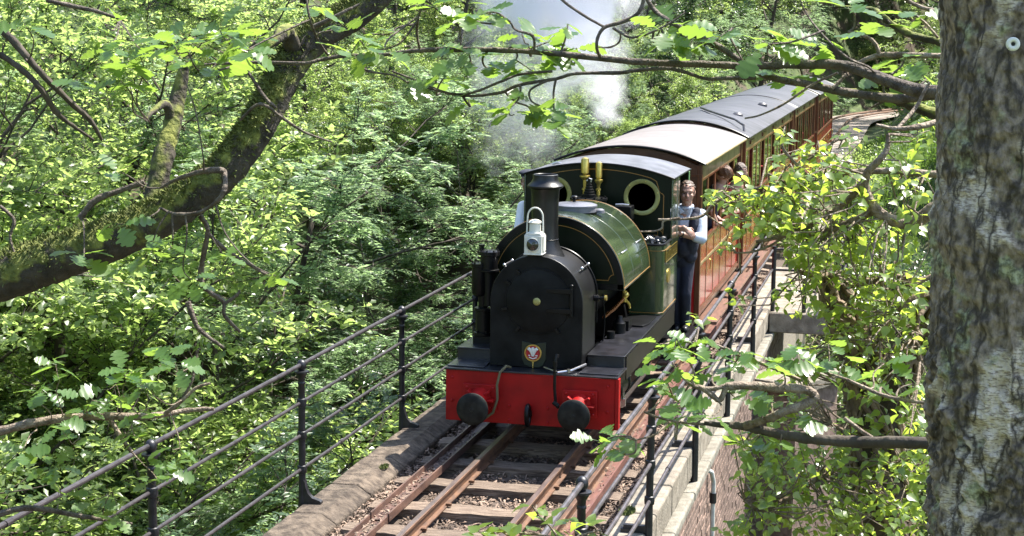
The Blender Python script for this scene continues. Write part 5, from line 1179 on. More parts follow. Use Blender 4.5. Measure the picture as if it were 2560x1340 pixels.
# mossy oak leaning in from the left
oak = thing('oak_tree', 'dark mossy oak limb rising from the left edge across the wood', 'tree', at(-420, 900, 7.2))
base = at(-420, 900, 7.2)
ml = []
P, Rr = pxline([(-420, 900, 7.2, 64), (-150, 745, 7.1, 62), (0, 695, 7.0, 60), (130, 650, 7.0, 58), (260, 606, 7.0, 53), (370, 560, 7.0, 50), (470, 500, 7.0, 48), (560, 430, 7.0, 45), (640, 325, 7.05, 43), (690, 230, 7.1, 42), (735, 150, 7.15, 41), (800, 85, 7.2, 40), (880, 40, 7.25, 38), (960, -30, 7.3, 36), (1080, -180, 7.4, 33)])
P, Rr = smooth_line(P, Rr, 10); PP = [p + Vector((rnd.gauss(0, 1), rnd.gauss(0, 1), rnd.gauss(0, 1)))*r*.025 for p, r in zip(P, Rr)]
mb = MB(); mb.tube([Vector((base.x-.5, base.y-.2, -5)), Vector((base.x-.35, base.y-.1, base.z-1.2))] + PP, [.20, .16] + [r*rnd.uniform(.985, 1.02) for r in Rr], 20); limb_o = mb.build('trunk', 'mossbark', oak, 60); ml.append(P)
def moss_tufts(P, Rr, parent, n):
    o = worg(parent); A, N, Q = [], [], []
    for _ in range(n):
        k = rnd.randint(0, len(P)-2); t = rnd.random(); p = P[k].lerp(P[k+1], t); r_ = Rr[k]*(1-t)+Rr[k+1]*t; d = (P[k+1]-P[k]).normalized(); a = rnd.gauss(0, .75)
        u_ = (Vector((0, 0, 1)) - d*d.z).normalized(); q = d.cross(u_); n_ = u_*math.cos(a) + q*math.sin(a); Q.append(p + n_*r_*.98 - o); A.append(n_ + Vector((rnd.gauss(0, .5), rnd.gauss(0, .5), rnd.gauss(0, .5)))); N.append((rnd.gauss(0, 1), rnd.gauss(0, 1), rnd.gauss(0, 1)))
    link('moss', scatter_mesh('moss', MT['moss'], np.array(Q), np.array([a[:] for a in A]), np.array(N), rng.uniform(.010, .030, n), TV_LANCE[0], TV_LANCE[1]), parent)['kind'] = 'stuff'
moss_tufts(P[8:], Rr[8:], oak, 9000)
ml.append(bough('limb', 'mossbark', oak, [(375, 545, 7.0, 28), (392, 470, 7.05, 27), (412, 380, 7.1, 26), (430, 310, 7.15, 23), (445, 240, 7.2, 20), (462, 165, 7.2, 11), (470, 120, 7.2, 6)], 12, .06))
ml.append(bough('limb', 'mossbark', oak, [(430, 310, 7.15, 14), (415, 262, 7.1, 12), (385, 275, 7.0, 8), (365, 300, 6.9, 4)], 8, .06))
ml.append(bough('limb', 'mossbark', oak, [(740, 140, 7.15, 22), (715, 80, 7.0, 20), (690, 100, 6.9, 14), (668, 118, 6.85, 6)], 10, .08))
ml.append(bough('limb', 'bark', oak, [(0, 70, 6.8, 10), (40, 110, 6.8, 10), (100, 180, 6.8, 9), (175, 255, 6.85, 8), (225, 300, 6.9, 7), (255, 350, 6.95, 4)], 6, .06))
ml.append(bough('limb', 'bark', oak, [(0, 135, 6.8, 8), (55, 175, 6.8, 8), (105, 225, 6.8, 8), (140, 280, 6.85, 8), (190, 320, 6.9, 5), (235, 350, 6.95, 3)], 6, .06))
ml.append(bough('limb', 'twigdark', oak, [(118, 0, 6.9, 6), (180, 15, 6.9, 6), (240, 28, 6.9, 5), (300, 48, 6.9, 3)], 6, .06))
for pts in ([(200, 545, 6.9, 8), (240, 500, 6.9, 8), (290, 480, 6.9, 7), (360, 455, 6.9, 6)], [(560, 428, 6.7, 8), (545, 425, 6.65, 8), (500, 430, 6.65, 7), (450, 445, 6.7, 5), (400, 470, 6.75, 3)], [(560, 430, 6.7, 8), (563, 465, 6.6, 7), (545, 500, 6.6, 6), (500, 530, 6.65, 5), (440, 535, 6.7, 4), (400, 520, 6.7, 3)],
            [(500, 540, 7.1, 8), (520, 575, 7.1, 7), (508, 640, 7.15, 7), (502, 700, 7.2, 8), (525, 730, 7.2, 7), (558, 755, 7.2, 6), (562, 790, 7.2, 5), (600, 830, 7.25, 4)], [(515, 580, 7.1, 5), (560, 620, 7.15, 5), (620, 660, 7.2, 4), (690, 700, 7.3, 3)], [(560, 760, 7.2, 5), (590, 740, 7.2, 4), (600, 725, 7.2, 3)],
            [(0, 515, 6.9, 5), (35, 550, 6.9, 5), (25, 590, 6.9, 4), (35, 630, 6.9, 3)], [(470, 755, 7.5, 8), (485, 800, 7.5, 8), (505, 830, 7.5, 6), (560, 870, 7.5, 4)],
            [(600, 300, 6.95, 4), (650, 260, 6.9, 5), (700, 290, 6.9, 4), (760, 330, 6.95, 3), (830, 355, 7, 2)], [(620, 180, 6.9, 4), (660, 240, 6.9, 5), (690, 270, 6.9, 4)], [(780, 70, 6.95, 7), (840, 40, 6.9, 5), (900, 10, 6.9, 3)]):
    ml.append(bough('limb', 'twigdark', oak, pts, 6, .08))
for u, v, n, sp in ((260, 120, 5, 30), (305, 75, 6, 35), (350, 140, 7, 40), (395, 115, 5, 30), (440, 150, 5, 30), (505, 105, 7, 40), (560, 85, 6, 35), (600, 120, 7, 40), (640, 95, 5, 35), (325, 215, 5, 30), (300, 200, 4, 25), 
                    (760, 20, 4, 40), (470, 100, 5, 30), (60, 60, 5, 40), (200, 200, 4, 30), (300, 430, 5, 40), (420, 600, 5, 35), (290, 560, 5, 35), (560, 640, 5, 40), (480, 700, 5, 40), (690, 690, 5, 40), (360, 640, 5, 35), (200, 660, 6, 50)):
    leaf_cluster(oak, ml, u, v, 6.6, n, sp, LV_OAK, .115)

# sycamore like spray low on the left, in front of the ravine trees
ls = thing('bare_branch', 'bare grey branch with leafy sprays low on the left behind the railing', 'branch', at(-120, 1100, 8.5))
ll = [bough('bough', 'twig', ls, [(-160, 1120, 8.5, 13), (0, 1078, 8.5, 12), (90, 1055, 8.5, 11), (200, 1042, 8.55, 10), (270, 1040, 8.6, 10), (350, 1042, 8.6, 9), (410, 1036, 8.65, 7), (470, 1026, 8.7, 6), (535, 1022, 8.7, 5)], 8, .08),
      bough('bough', 'twig', ls, [(410, 1036, 8.65, 6), (450, 1005, 8.6, 5), (490, 970, 8.6, 4), (525, 958, 8.6, 3)], 6, .06), bough('bough', 'twigdark', ls, [(455, 1000, 8.6, 4), (480, 950, 8.6, 4), (490, 890, 8.6, 3), (500, 870, 8.6, 2)], 6),
      bough('bough', 'twig', ls, [(275, 1045, 8.6, 7), (300, 1090, 8.55, 6), (330, 1130, 8.5, 4)], 6), bough('bough', 'twigdark', ls, [(-60, 1310, 8.2, 9), (60, 1270, 8.3, 8), (200, 1290, 8.4, 6), (330, 1310, 8.5, 4)], 6)]
for u, v, n, sp in ((330, 930, 10, 70), (400, 915, 9, 60), (290, 960, 8, 60), (370, 970, 8, 60), (230, 1000, 7, 60), (440, 930, 6, 50), (150, 950, 6, 60), (100, 1010, 7, 60), (60, 1120, 7, 60), (180, 1110, 8, 70), (330, 1060, 6, 50), (150, 1220, 9, 80), (280, 1230, 9, 80), (400, 1210, 8, 70), (450, 1120, 6, 60)):
    leaf_cluster(ls, ll, u, v, 8.4, n, sp, LV_OAK, .125, 'twig')

# boughs crossing the top of the picture from the right
ob = thing('overhanging_branch', 'long forked oak bough crossing the top of the view above the train', 'branch', at(2420, 250, 4.2))
D = 4.6
lines = [bough('bough', 'twigdark', ob, [(2480, 255, 4.0, 22), (2360, 232, 4.1, 21), (2280, 222, 4.2, 20), (2200, 195, 4.3, 18), (2140, 172, 4.35, 17), (2080, 161, 4.4, 16), (1980, 162, 4.5, 13), (1880, 166, 4.55, 11), (1780, 162, 4.6, 11), (1650, 158, 4.65, 10), (1540, 150, 4.7, 10), (1420, 137, 4.75, 9), (1300, 128, 4.8, 8), (1200, 124, 4.85, 8), (1050, 126, 4.9, 7), (960, 137, 4.95, 6), (860, 140, 5, 6), (800, 150, 5, 6), (760, 158, 5, 5), (640, 156, 5.05, 5), (540, 160, 5.1, 4), (450, 165, 5.1, 3)], 9, .05),
         bough('bough', 'twigdark', ob, [(2480, 235, 4.2, 15), (2350, 238, 4.25, 14), (2250, 247, 4.3, 14), (2180, 240, 4.35, 13), (2100, 228, 4.4, 13), (2050, 218, 4.45, 12), (1990, 205, 4.45, 11), (1920, 192, 4.5, 10), (1870, 165, 4.5, 9), (1800, 118, 4.55, 9), (1740, 88, 4.6, 8), (1690, 62, 4.6, 8), (1640, 30, 4.65, 7), (1610, -15, 4.65, 6)], 8, .05),
         bough('bough', 'mossbark', ob, [(2480, 330, 4.25, 20), (2360, 292, 4.3, 19), (2300, 272, 4.35, 17), (2240, 248, 4.4, 15), (2160, 232, 4.42, 11), (2090, 224, 4.45, 6)], 9, .06),
         bough('bough', 'twigdark', ob, [(1890, 195, 4.5, 6), (1800, 196, 4.55, 6), (1760, 196, 4.6, 5), (1680, 172, 4.6, 6), (1590, 176, 4.65, 6), (1550, 182, 4.7, 6), (1440, 184, 4.7, 5), (1390, 197, 4.75, 5), (1300, 212, 4.8, 5), (1250, 232, 4.85, 5), (1170, 240, 4.85, 4), (1110, 230, 4.9, 4), (1050, 205, 4.9, 3), (980, 178, 4.95, 3)], 6, .05),
         bough('bough', 'twigdark', ob, [(1380, 178, 4.75, 4), (1300, 186, 4.8, 4), (1250, 205, 4.8, 4), (1160, 236, 4.85, 4), (1070, 220, 4.85, 3), (1020, 205, 4.9, 3)], 6, .05),
         bough('bough', 'twigdark', ob, [(1502, 146, 4.7, 5), (1492, 120, 4.65, 5), (1495, 92, 4.65, 5), (1512, 68, 4.65, 6), (1545, 58, 4.65, 6), (1590, 38, 4.65, 6), (1608, 5, 4.65, 6), (1600, -20, 4.65, 6)], 6, .05),
         bough('bough', 'twigdark', ob, [(1532, 70, 4.65, 4), (1552, 82, 4.65, 4), (1580, 94, 4.6, 4), (1625, 82, 4.6, 4), (1670, 60, 4.6, 3), (1715, 30, 4.6, 2)], 6, .05),
         bough('bough', 'twigdark', ob, [(1552, 84, 4.65, 3), (1548, 105, 4.7, 3), (1525, 118, 4.7, 3), (1495, 118, 4.7, 2)], 5), bough('bough', 'twigdark', ob, [(1512, 68, 4.65, 4), (1470, 45, 4.65, 4), (1420, 12, 4.7, 4), (1395, -10, 4.7, 4)], 6, .05),
         bough('bough', 'twigdark', ob, [(1050, 124, 4.9, 4), (1042, 80, 4.85, 4), (1050, 30, 4.8, 4), (1070, -10, 4.8, 3)], 6), bough('bough', 'twigdark', ob, [(820, 138, 5, 4), (795, 100, 4.95, 4), (775, 50, 4.9, 4), (765, -10, 4.9, 3)], 6),
         bough('bough', 'twigdark', ob, [(1335, 130, 4.78, 4), (1332, 90, 4.75, 5), (1290, 75, 4.75, 3), (1270, 50, 4.75, 3), (1230, 30, 4.8, 3), (1180, 50, 4.8, 2)], 6), bough('bough', 'twigdark', ob, [(885, 138, 4.98, 4), (900, 165, 4.95, 4), (930, 180, 4.95, 4), (990, 190, 4.9, 3), (1030, 215, 4.9, 2)], 6),
         bough('bough', 'twig', ob, [(2360, 300, 4.0, 9), (2290, 318, 3.95, 9), (2240, 322, 3.95, 7), (2190, 312, 3.95, 4)], 7, .06), bough('bough', 'twig', ob, [(2245, 320, 3.95, 6), (2290, 268, 4.0, 6), (2310, 230, 4.0, 5), (2325, 205, 4.0, 4)], 6),
         bough('bough', 'twig', ob, [(2080, 222, 4.4, 6), (2098, 205, 4.4, 6), (2115, 185, 4.4, 4)], 6), bough('bough', 'twig', ob, [(2095, 182, 4.3, 4), (2030, 212, 4.35, 4), (1960, 260, 4.4, 4), (1900, 288, 4.45, 3), (1862, 296, 4.45, 3)], 5),
         bough('bough', 'twigdark', ob, [(2200, 205, 4.3, 4), (2175, 170, 4.3, 4), (2120, 145, 4.3, 4), (2060, 90, 4.35, 3), (2020, 40, 4.4, 3), (2000, 0, 4.4, 2)], 5), bough('bough', 'twigdark', ob, [(1860, 160, 4.5, 3), (1840, 120, 4.5, 3), (1815, 80, 4.5, 3)], 5)]
for u, v, n, sp in ((470, 130, 6, 40), (560, 95, 8, 45), (610, 130, 7, 40), (530, 170, 5, 30), (860, 60, 5, 25), (900, 100, 6, 35), (930, 85, 5, 30), (960, 125, 5, 30),
                    (1080, 20, 5, 30), (1180, 20, 8, 40), (1220, 35, 7, 35), (1150, 50, 5, 30), (1080, 185, 6, 35), (1110, 195, 5, 30), (1180, 160, 7, 40), (1240, 170, 6, 35), (1290, 150, 6, 35), (1320, 110, 7, 40), (1370, 105, 5, 30), (1270, 270, 6, 40), (1330, 285, 7, 40), (1370, 270, 5, 30), (1390, 300, 4, 25), (1170, 250, 4, 25),
                    (1420, 60, 4, 25), (1440, 120, 6, 35), (1410, 130, 5, 30), (1720, 75, 7, 40), (1680, 110, 6, 35), (1790, 100, 5, 30), (1650, 75, 5, 30), (1920, 110, 5, 40), (1960, 90, 7, 45), (2060, 90, 6, 40), (1940, 140, 4, 30),
                    (1970, 190, 4, 30), (2020, 185, 3, 20), (2240, 180, 6, 40), (2290, 160, 6, 40), (2310, 195, 4, 30), (2260, 150, 3, 30)):
    leaf_cluster(ob, lines, u, v, 4.45 if u > 1600 else 4.8, n, sp, LV_OAK, .082 if 980 < u < 1480 else .092)

# grey lichen branch at the top right corner
tb = thing('lichened_branch', 'crooked lichen covered branch at the top right beside the birch', 'branch', at(2360, 110, 4.6))
tl = [bough('bough', 'mossbark', tb, [(2380, 115, 4.6, 11), (2330, 100, 4.6, 10), (2280, 88, 4.65, 9), (2235, 65, 4.7, 9), (2205, 40, 4.7, 8), (2180, 25, 4.75, 8), (2150, 22, 4.75, 5), (2090, 15, 4.8, 4)], 8, .08), bough('bough', 'twig', tb, [(2360, 140, 4.5, 7), (2250, 138, 4.55, 8), (2200, 138, 4.6, 7), (2150, 155, 4.6, 6), (2120, 165, 4.6, 4)], 7, .06),
      bough('bough', 'twig', tb, [(2200, 138, 4.6, 5), (2185, 105, 4.6, 5), (2150, 85, 4.6, 4), (2120, 80, 4.6, 3)], 6), bough('bough', 'twig', tb, [(2350, 30, 4.6, 6), (2310, 20, 4.6, 5), (2275, 5, 4.6, 5), (2250, -15, 4.6, 5)], 6), bough('bough', 'twig', tb, [(2345, 95, 4.55, 4), (2315, 60, 4.55, 4), (2285, 35, 4.55, 3)], 5)]
for u, v, n, sp in ((2120, 20, 5, 40), (2200, 60, 4, 40), (2290, 40, 4, 40)): leaf_cluster(tb, tl, u, v, 4.6, n, sp, LV_OAK, .10)

# birch trunk close to the camera
bt = thing('birch_tree', 'thick flaking birch trunk with lichen filling the right edge', 'tree', at(2590, 1700, 3.15))
from mathutils import noise as NZ
nseg, nr = 420, 300
def birch_rad(v):
    return 2592 - (2352 - 22*float(sst(650, 950, v)) - 14*math.exp(-((v-560)/60.)**2) + 6*math.sin(v*.006+1) + 5*math.sin(v*.017))
mb = MB(); vs_ = []
for i in range(nseg+1):
    v = -140 + 1760*i/nseg; c = at(2592, v, 3.2); rad = birch_rad(v)*3.2/FPX
    for k in range(nr):
        t = 2*math.pi*k/nr; q = Vector((math.cos(t)*rad, math.sin(t)*rad, c.z)); dn = Vector((math.cos(t), math.sin(t), 0))
        rid = 1-abs(NZ.noise(Vector((q.x*22, q.y*22, q.z*7+NZ.noise(q*9)*1.5)))); fine = NZ.fractal(q*46, .9, 2.1, 4); big = NZ.noise(q*6)
        low = float(sst(500, 1100, v)); d = .012*big + (.016+.018*low)*(rid-.78) + (.0055+.006*low)*fine
        vs_.append(tuple(Vector((c.x, c.y, c.z)) + dn*(rad + d)))
mb.add(vs_, [(i*nr+k, i*nr+(k+1) % nr, (i+1)*nr+(k+1) % nr, (i+1)*nr+k) for i in range(nseg) for k in range(nr)])
mb.build('trunk', 'birch', bt, 70, fixn=False)
ci = thing('ring_insulator', 'small white ceramic ring fixed to the birch trunk', 'ring', at(2473, 108, 2.95))
pc = at(2473, 109, 3.2); f3 = Vector((-_F.x, -_F.y, 0)).normalized(); edge_r = 240*3.2/FPX; ax_ = at(2592, 109, 3.2); th = math.asin((2473-2592)/240); s3 = Vector((_R.x, _R.y, 0)).normalized(); nn = f3*math.cos(th)+s3*math.sin(th); pc = ax_ + nn*(edge_r*1.045)
ori = (-_F*.8 + nn*.4).normalized(); e1 = ori.orthogonal().normalized(); e2 = ori.cross(e1)
mb = MB(); mb.tube([pc + (e1*math.cos(t)+e2*math.sin(t))*.0082 for t in np.linspace(0, 2*math.pi, 30)], .0048, 10, False); mb.build('ring', 'ceramic', ci)
mb = MB(); mb.tube([pc - nn*.03, pc + ori*.003], .0032, 8); mb.build('nail', 'iron', ci)

# leafy sunlit boughs in front of the coaches on the right
rb = thing('leafy_branch', 'tangled sunlit branches with small yellow green leaves in front of the coaches', 'branch', at(2400, 540, 6.6))
RL = [bough('bough', 'twig', rb, [(2420, 490, 6.4, 20), (2340, 520, 6.5, 18), (2300, 548, 6.55, 17), (2265, 558, 6.6, 16), (2215, 545, 6.6, 14), (2180, 512, 6.6, 13), (2162, 470, 6.6, 12), (2170, 430, 6.55, 10), (2200, 398, 6.5, 9), (2218, 370, 6.5, 7), (2220, 335, 6.5, 5)], 10, .04),
      bough('bough', 'twig', rb, [(2190, 525, 6.6, 10), (2150, 545, 6.7, 10), (2090, 570, 6.8, 9), (2015, 592, 6.9, 8)], 8, .05), bough('bough', 'twig', rb, [(2160, 455, 6.6, 9), (2120, 500, 6.7, 8), (2060, 545, 6.8, 8), (1990, 580, 6.9, 7), (1950, 592, 7, 6), (1890, 605, 7, 4)], 7, .05),
      bough('bough', 'twig', rb, [(2420, 440, 6.7, 10), (2330, 436, 6.8, 10), (2240, 428, 6.85, 9), (2150, 430, 6.9, 9), (2080, 434, 7, 6)], 7, .06), bough('bough', 'twig', rb, [(2080, 434, 7, 5), (2020, 455, 7.0, 5), (1980, 468, 7, 5), (1900, 470, 7.1, 5), (1830, 485, 7.1, 5), (1790, 505, 7.1, 5), (1755, 540, 7.1, 4), (1700, 548, 7.1, 3), (1645, 549, 7.1, 3)], 6, .04),
      bough('bough', 'twig', rb, [(1700, 545, 7.1, 3), (1660, 552, 7.1, 3), (1655, 570, 7.1, 2.5), (1635, 578, 7.1, 2.5), (1600, 579, 7.1, 2)], 5), bough('bough', 'twig', rb, [(2030, 450, 7.0, 4), (2000, 420, 6.95, 4), (1960, 375, 6.95, 4), (1952, 345, 6.95, 2)], 5), bough('bough', 'twig', rb, [(2020, 400, 6.95, 4), (2060, 370, 6.95, 4), (2110, 340, 6.95, 3)], 5),
      bough('bough', 'twig', rb, [(1985, 470, 7, 5), (1950, 450, 6.95, 4), (1920, 435, 6.95, 3)], 5), bough('bough', 'twig', rb, [(1960, 590, 7, 4), (1930, 612, 7, 3), (1880, 630, 7, 3), (1835, 632, 7, 2)], 5), bough('bough', 'twig', rb, [(2100, 520, 6.9, 4), (2060, 545, 6.9, 5), (2000, 520, 6.9, 4), (1950, 550, 6.95, 3), (1890, 525, 7, 3), (1840, 505, 7, 2)], 5),
      bough('bough', 'vine', rb, [(2080, 690, 7.2, 10), (2040, 690, 7.15, 9), (2000, 680, 7.1, 5)], 7, .05), bough('bough', 'vine', rb, [(2280, 700, 7, 6), (2230, 690, 7, 7), (2180, 705, 7.05, 6), (2110, 720, 7.1, 5)], 6, .06)]
def blob_leaves(parent, lines, blobs, lvs, size, nobj, stuffname, tvs, leafm, down=.35):
    pts = []
    for u, v, ru, rv, n, d in blobs:
        for _ in range(int(n*1.35)):
            a = rnd.uniform(0, 6.28); q = math.sqrt(rnd.uniform(0, 1)); pts.append((at(u+ru*q*math.cos(a), v+rv*q*math.sin(a), d+rnd.gauss(0, .22)), rnd.random()))
    rnd.shuffle(pts); P, A, N, S = [], [], [], []
    for k, (p, _) in enumerate(pts):
        t = rnd.uniform(0, 6.28); ax = Vector((math.cos(t), math.sin(t), rnd.gauss(-down, .45))); nr = Vector((rnd.gauss(0, .45), rnd.gauss(-.25, .45), 1)); s_ = size*rnd.uniform(.6, 1.2)
        if k < nobj: place_leaf(rnd.choice(lvs), parent, p, ax, nr, s_)
        else: P.append(p[:]); A.append(ax[:]); N.append(nr[:]); S.append(s_)
    if P:
        o = worg(parent); link(stuffname, scatter_mesh(stuffname, LF[leafm], np.array(P)-np.array(o), np.array(A), np.array(N), np.array(S), tvs[0], tvs[1]), parent)['kind'] = 'stuff'
    mb = MB()
    for k, (p, q) in enumerate(pts):
        if k % 6 == 0:
            a = nearest(lines, p)
            if .03 < (a-p).length < .55: mb.tube([a, (a+p)/2+Vector((rnd.gauss(0, .03), rnd.gauss(0, .03), rnd.gauss(0, .03))), p], [.0042, .0034, .002], 4, False)
    if mb.v: mb.build('twigs', 'twig', parent, 60, kind='stuff')
blob_leaves(rb, RL, [(1962, 338, 30, 22, 13, 6.95), (2130, 345, 34, 24, 17, 6.95), (1945, 398, 22, 16, 8, 6.95), (1800, 488, 45, 24, 34, 7.1), (1860, 448, 22, 14, 7, 7.1), (1860, 500, 50, 30, 55, 7.05), (1830, 535, 22, 24, 16, 7.05), (1930, 500, 70, 40, 90, 7.05), (1990, 470, 70, 55, 120, 7), (2070, 440, 90, 50, 130, 6.95), (2040, 385, 50, 30, 44, 6.95),
             (1900, 560, 50, 26, 32, 7.0), (1850, 575, 20, 14, 7, 7.05), (1818, 618, 24, 16, 10, 7), (2090, 590, 130, 60, 190, 6.9), (2000, 555, 90, 40, 90, 6.95), (2210, 620, 90, 70, 140, 6.85), (2080, 660, 100, 50, 120, 7), (2270, 420, 50, 50, 50, 6.7), (2310, 330, 34, 36, 22, 6.6), (2290, 520, 50, 60, 60, 6.7), (2150, 480, 60, 50, 60, 6.8), (1740, 800, 40, 16, 7, 6.4), (2220, 720, 100, 50, 110, 7.0), (2000, 740, 70, 50, 60, 7.2), (1845, 740, 26, 30, 7, 7.2), (2010, 640, 50, 30, 30, 7.1)],
            LV_IVY, .044, 298, 'foliage', TV_IVY, 'ivy')

# ivy clad tree on the near bank, right of the viaduct
it = thing('ivy_clad_tree', 'leaning dead trunk wrapped in twisted ivy stems and leaves right of the viaduct', 'tree', at(2230, 1600, 7.4))
IL = []
P, Rr = pxline([(2260, 1900, 7.6, 80), (2240, 1600, 7.5, 66), (2215, 1340, 7.4, 58), (2200, 1180, 7.4, 52), (2180, 1020, 7.4, 50), (2150, 880, 7.4, 48), (2120, 790, 7.4, 42), (2085, 720, 7.4, 30), (2060, 680, 7.4, 16)])
P, Rr = smooth_line(P, Rr, 5); MB().tube(P, [r*rnd.uniform(.92, 1.1) for r in Rr], 14).build('trunk', 'ivybark', it, 60); IL.append(P)
P2, R2 = pxline([(2200, 1080, 7.4, 40), (2240, 960, 7.3, 36), (2290, 870, 7.2, 30), (2330, 780, 7.1, 26), (2350, 700, 7.0, 20)]); P2, R2 = smooth_line(P2, R2, 5); MB().tube(P2, [r*rnd.uniform(.9, 1.1) for r in R2], 12).build('trunk', 'ivybark', it, 60, label='right fork of the ivy clad trunk'); IL.append(P2)
for k in range(46):
    src, rad = (P, Rr) if k % 3 else (P2, R2); i0 = rnd.randint(2, len(src)-10); n = rnd.randint(8, len(src)-i0-1); a = rnd.uniform(0, 6.28); tw = rnd.uniform(-.25, .25); L_ = []
    for j in range(n):
        p = src[i0+j]; r_ = rad[i0+j]*rnd.uniform(1.0, 1.35); a += tw + rnd.gauss(0, .12); L_.append(p + _R*math.cos(a)*r_ + Vector((-_F.x, -_F.y, 0))*math.sin(a)*r_ + Vector((0, 0, rnd.gauss(0, .01))))
    w_ = rnd.uniform(.006, .016); MB().tube(smooth_line(L_, [w_]*len(L_), 2)[0], w_, 6).build('ivy_stem', 'vine', it, 60); IL.append(L_)
for pts in ([(2330, 735, 7, 8), (2290, 740, 6.95, 8), (2255, 770, 6.95, 8), (2220, 800, 7, 7), (2200, 850, 7.05, 6)], [(2320, 760, 7, 7), (2300, 790, 6.95, 7), (2290, 840, 6.95, 6), (2300, 900, 7, 6)], [(2150, 700, 7.1, 9), (2190, 705, 7.1, 9), (2215, 730, 7.1, 8), (2225, 760, 7.1, 7)], [(2330, 690, 7, 7), (2270, 715, 7, 7), (2230, 720, 7, 6)],
            [(2290, 900, 7.1, 8), (2240, 930, 7.1, 7), (2200, 960, 7.2, 7), (2160, 1000, 7.2, 6)], [(2060, 1180, 7.2, 6), (2100, 1190, 7.2, 7), (2160, 1170, 7.2, 7), (2200, 1130, 7.3, 6)], [(1860, 1250, 7.0, 5), (1900, 1275, 7, 6), (1960, 1250, 7.1, 6), (2040, 1200, 7.1, 7), (2130, 1150, 7.2, 8)], [(2080, 1060, 7.2, 6), (2120, 1090, 7.2, 6), (2150, 1150, 7.2, 6)]):
    IL.append(bough('ivy_stem', 'vine', it, pts, 6, .08))
blob_leaves(it, IL, [(2130, 800, 80, 70, 110, 7.15), (2200, 760, 60, 50, 60, 7.1), (2270, 820, 60, 90, 90, 7.0), (2160, 930, 70, 70, 70, 7.2), (2230, 1000, 80, 80, 80, 7.1), (2160, 1100, 70, 60, 60, 7.2), (2230, 1200, 90, 80, 130, 7.1), (2130, 1240, 70, 80, 100, 7.15), (2020, 1160, 110, 60, 130, 7.1), (1950, 1220, 80, 60, 90, 7.05), (2080, 1300, 110, 50, 110, 7.1), (2260, 1300, 60, 50, 70, 7.0), (1880, 1190, 50, 40, 30, 7), (2300, 1120, 40, 80, 50, 7.0), (1890, 1110, 60, 60, 60, 7.1), (1960, 1010, 70, 60, 70, 7.3), (2010, 900, 60, 50, 60, 7.3), (1900, 1290, 60, 40, 50, 7.0), (1830, 1320, 40, 20, 16, 6.9)],
            LV_IVY, .045, 298, 'foliage', TV_IVY, 'ivy', .45)

# oak branch reaching in from the birch at the lower right
lo = thing('oak_branch', 'knotted oak branch with broad leaves reaching over the right railing', 'branch', at(2380, 1108, 5.2))
OL = [bough('bough', 'bark', lo, [(2420, 1108, 5.0, 17), (2340, 1108, 5.1, 16), (2240, 1106, 5.2, 16), (2150, 1104, 5.3, 15), (2060, 1100, 5.35, 14), (1990, 1092, 5.4, 13), (1930, 1082, 5.45, 12), (1860, 1066, 5.5, 10), (1800, 1062, 5.5, 8), (1760, 1058, 5.5, 5)], 10, .06),
      bough('bough', 'twig', lo, [(1860, 1066, 5.5, 11), (1905, 1052, 5.45, 11), (1960, 1030, 5.4, 11), (2000, 1015, 5.4, 12), (2035, 998, 5.4, 12), (2030, 982, 5.4, 12), (2000, 972, 5.4, 11), (1930, 968, 5.4, 11), (1860, 964, 5.4, 11), (1815, 966, 5.4, 10)], 9, .06), bough('bough', 'twig', lo, [(1815, 966, 5.4, 8), (1800, 1000, 5.4, 7), (1780, 988, 5.4, 7), (1755, 970, 5.4, 7), (1735, 965, 5.4, 6), (1730, 950, 5.4, 3)], 7, .06), bough('bough', 'twig', lo, [(1815, 964, 5.4, 6), (1780, 972, 5.4, 6), (1745, 970, 5.4, 5)], 6),
      bough('bough', 'twig', lo, [(1800, 1062, 5.5, 4), (1720, 1058, 5.5, 4), (1660, 1048, 5.5, 3), (1610, 1030, 5.5, 3)], 5), bough('bough', 'twig', lo, [(1670, 1055, 5.5, 3), (1640, 1085, 5.45, 3), (1590, 1100, 5.45, 2)], 5), bough('bough', 'twig', lo, [(2000, 950, 5.6, 5), (1920, 915, 5.6, 5), (1850, 890, 5.6, 4), (1780, 860, 5.6, 4), (1710, 855, 5.6, 3), (1670, 850, 5.6, 3)], 6, .05),
      bough('bough', 'twig', lo, [(2060, 1010, 5.5, 3), (2090, 1040, 5.5, 3), (2130, 1060, 5.5, 2)], 5), bough('bough', 'twig', lo, [(2340, 1010, 5.3, 4), (2260, 1000, 5.35, 5), (2200, 985, 5.4, 5), (2120, 950, 5.45, 4), (2060, 930, 5.5, 3)], 6), bough('bough', 'twig', lo, [(2110, 1045, 5.3, 5), (2150, 1075, 5.3, 6), (2180, 1095, 5.3, 6)], 6)]
for u, v, n, sp in ((1690, 845, 8, 45), (1650, 860, 6, 35), (1715, 880, 7, 40), (1680, 905, 5, 35), (1740, 860, 5, 35), (1545, 1085, 6, 40), (1500, 1110, 6, 35), (1530, 1120, 5, 35), (1670, 960, 5, 28), (1650, 945, 4, 25), (1800, 900, 6, 45), (1850, 880, 5, 40), (1900, 905, 6, 50), (1780, 930, 5, 35), (1960, 930, 6, 50), (2040, 930, 6, 50), (2110, 900, 6, 50), (2150, 950, 6, 50), (2210, 910, 5, 45),
                    (1700, 1015, 5, 30), (1740, 1035, 6, 35), (1690, 1050, 5, 30), (1780, 1040, 5, 30), (1850, 1000, 5, 35), (1900, 1085, 7, 45), (1860, 1110, 6, 40), (1950, 1110, 5, 35), (2010, 1040, 4, 35), (2080, 1060, 5, 40), (2230, 990, 5, 40), (2280, 960, 5, 40), (1930, 990, 4, 35), (1980, 870, 6, 50), (2070, 860, 5, 45)):
    leaf_cluster(lo, OL, u, v, 5.45, max(3, int(n*.75)), sp*1.1, LV_OAK, .096, 'twig')
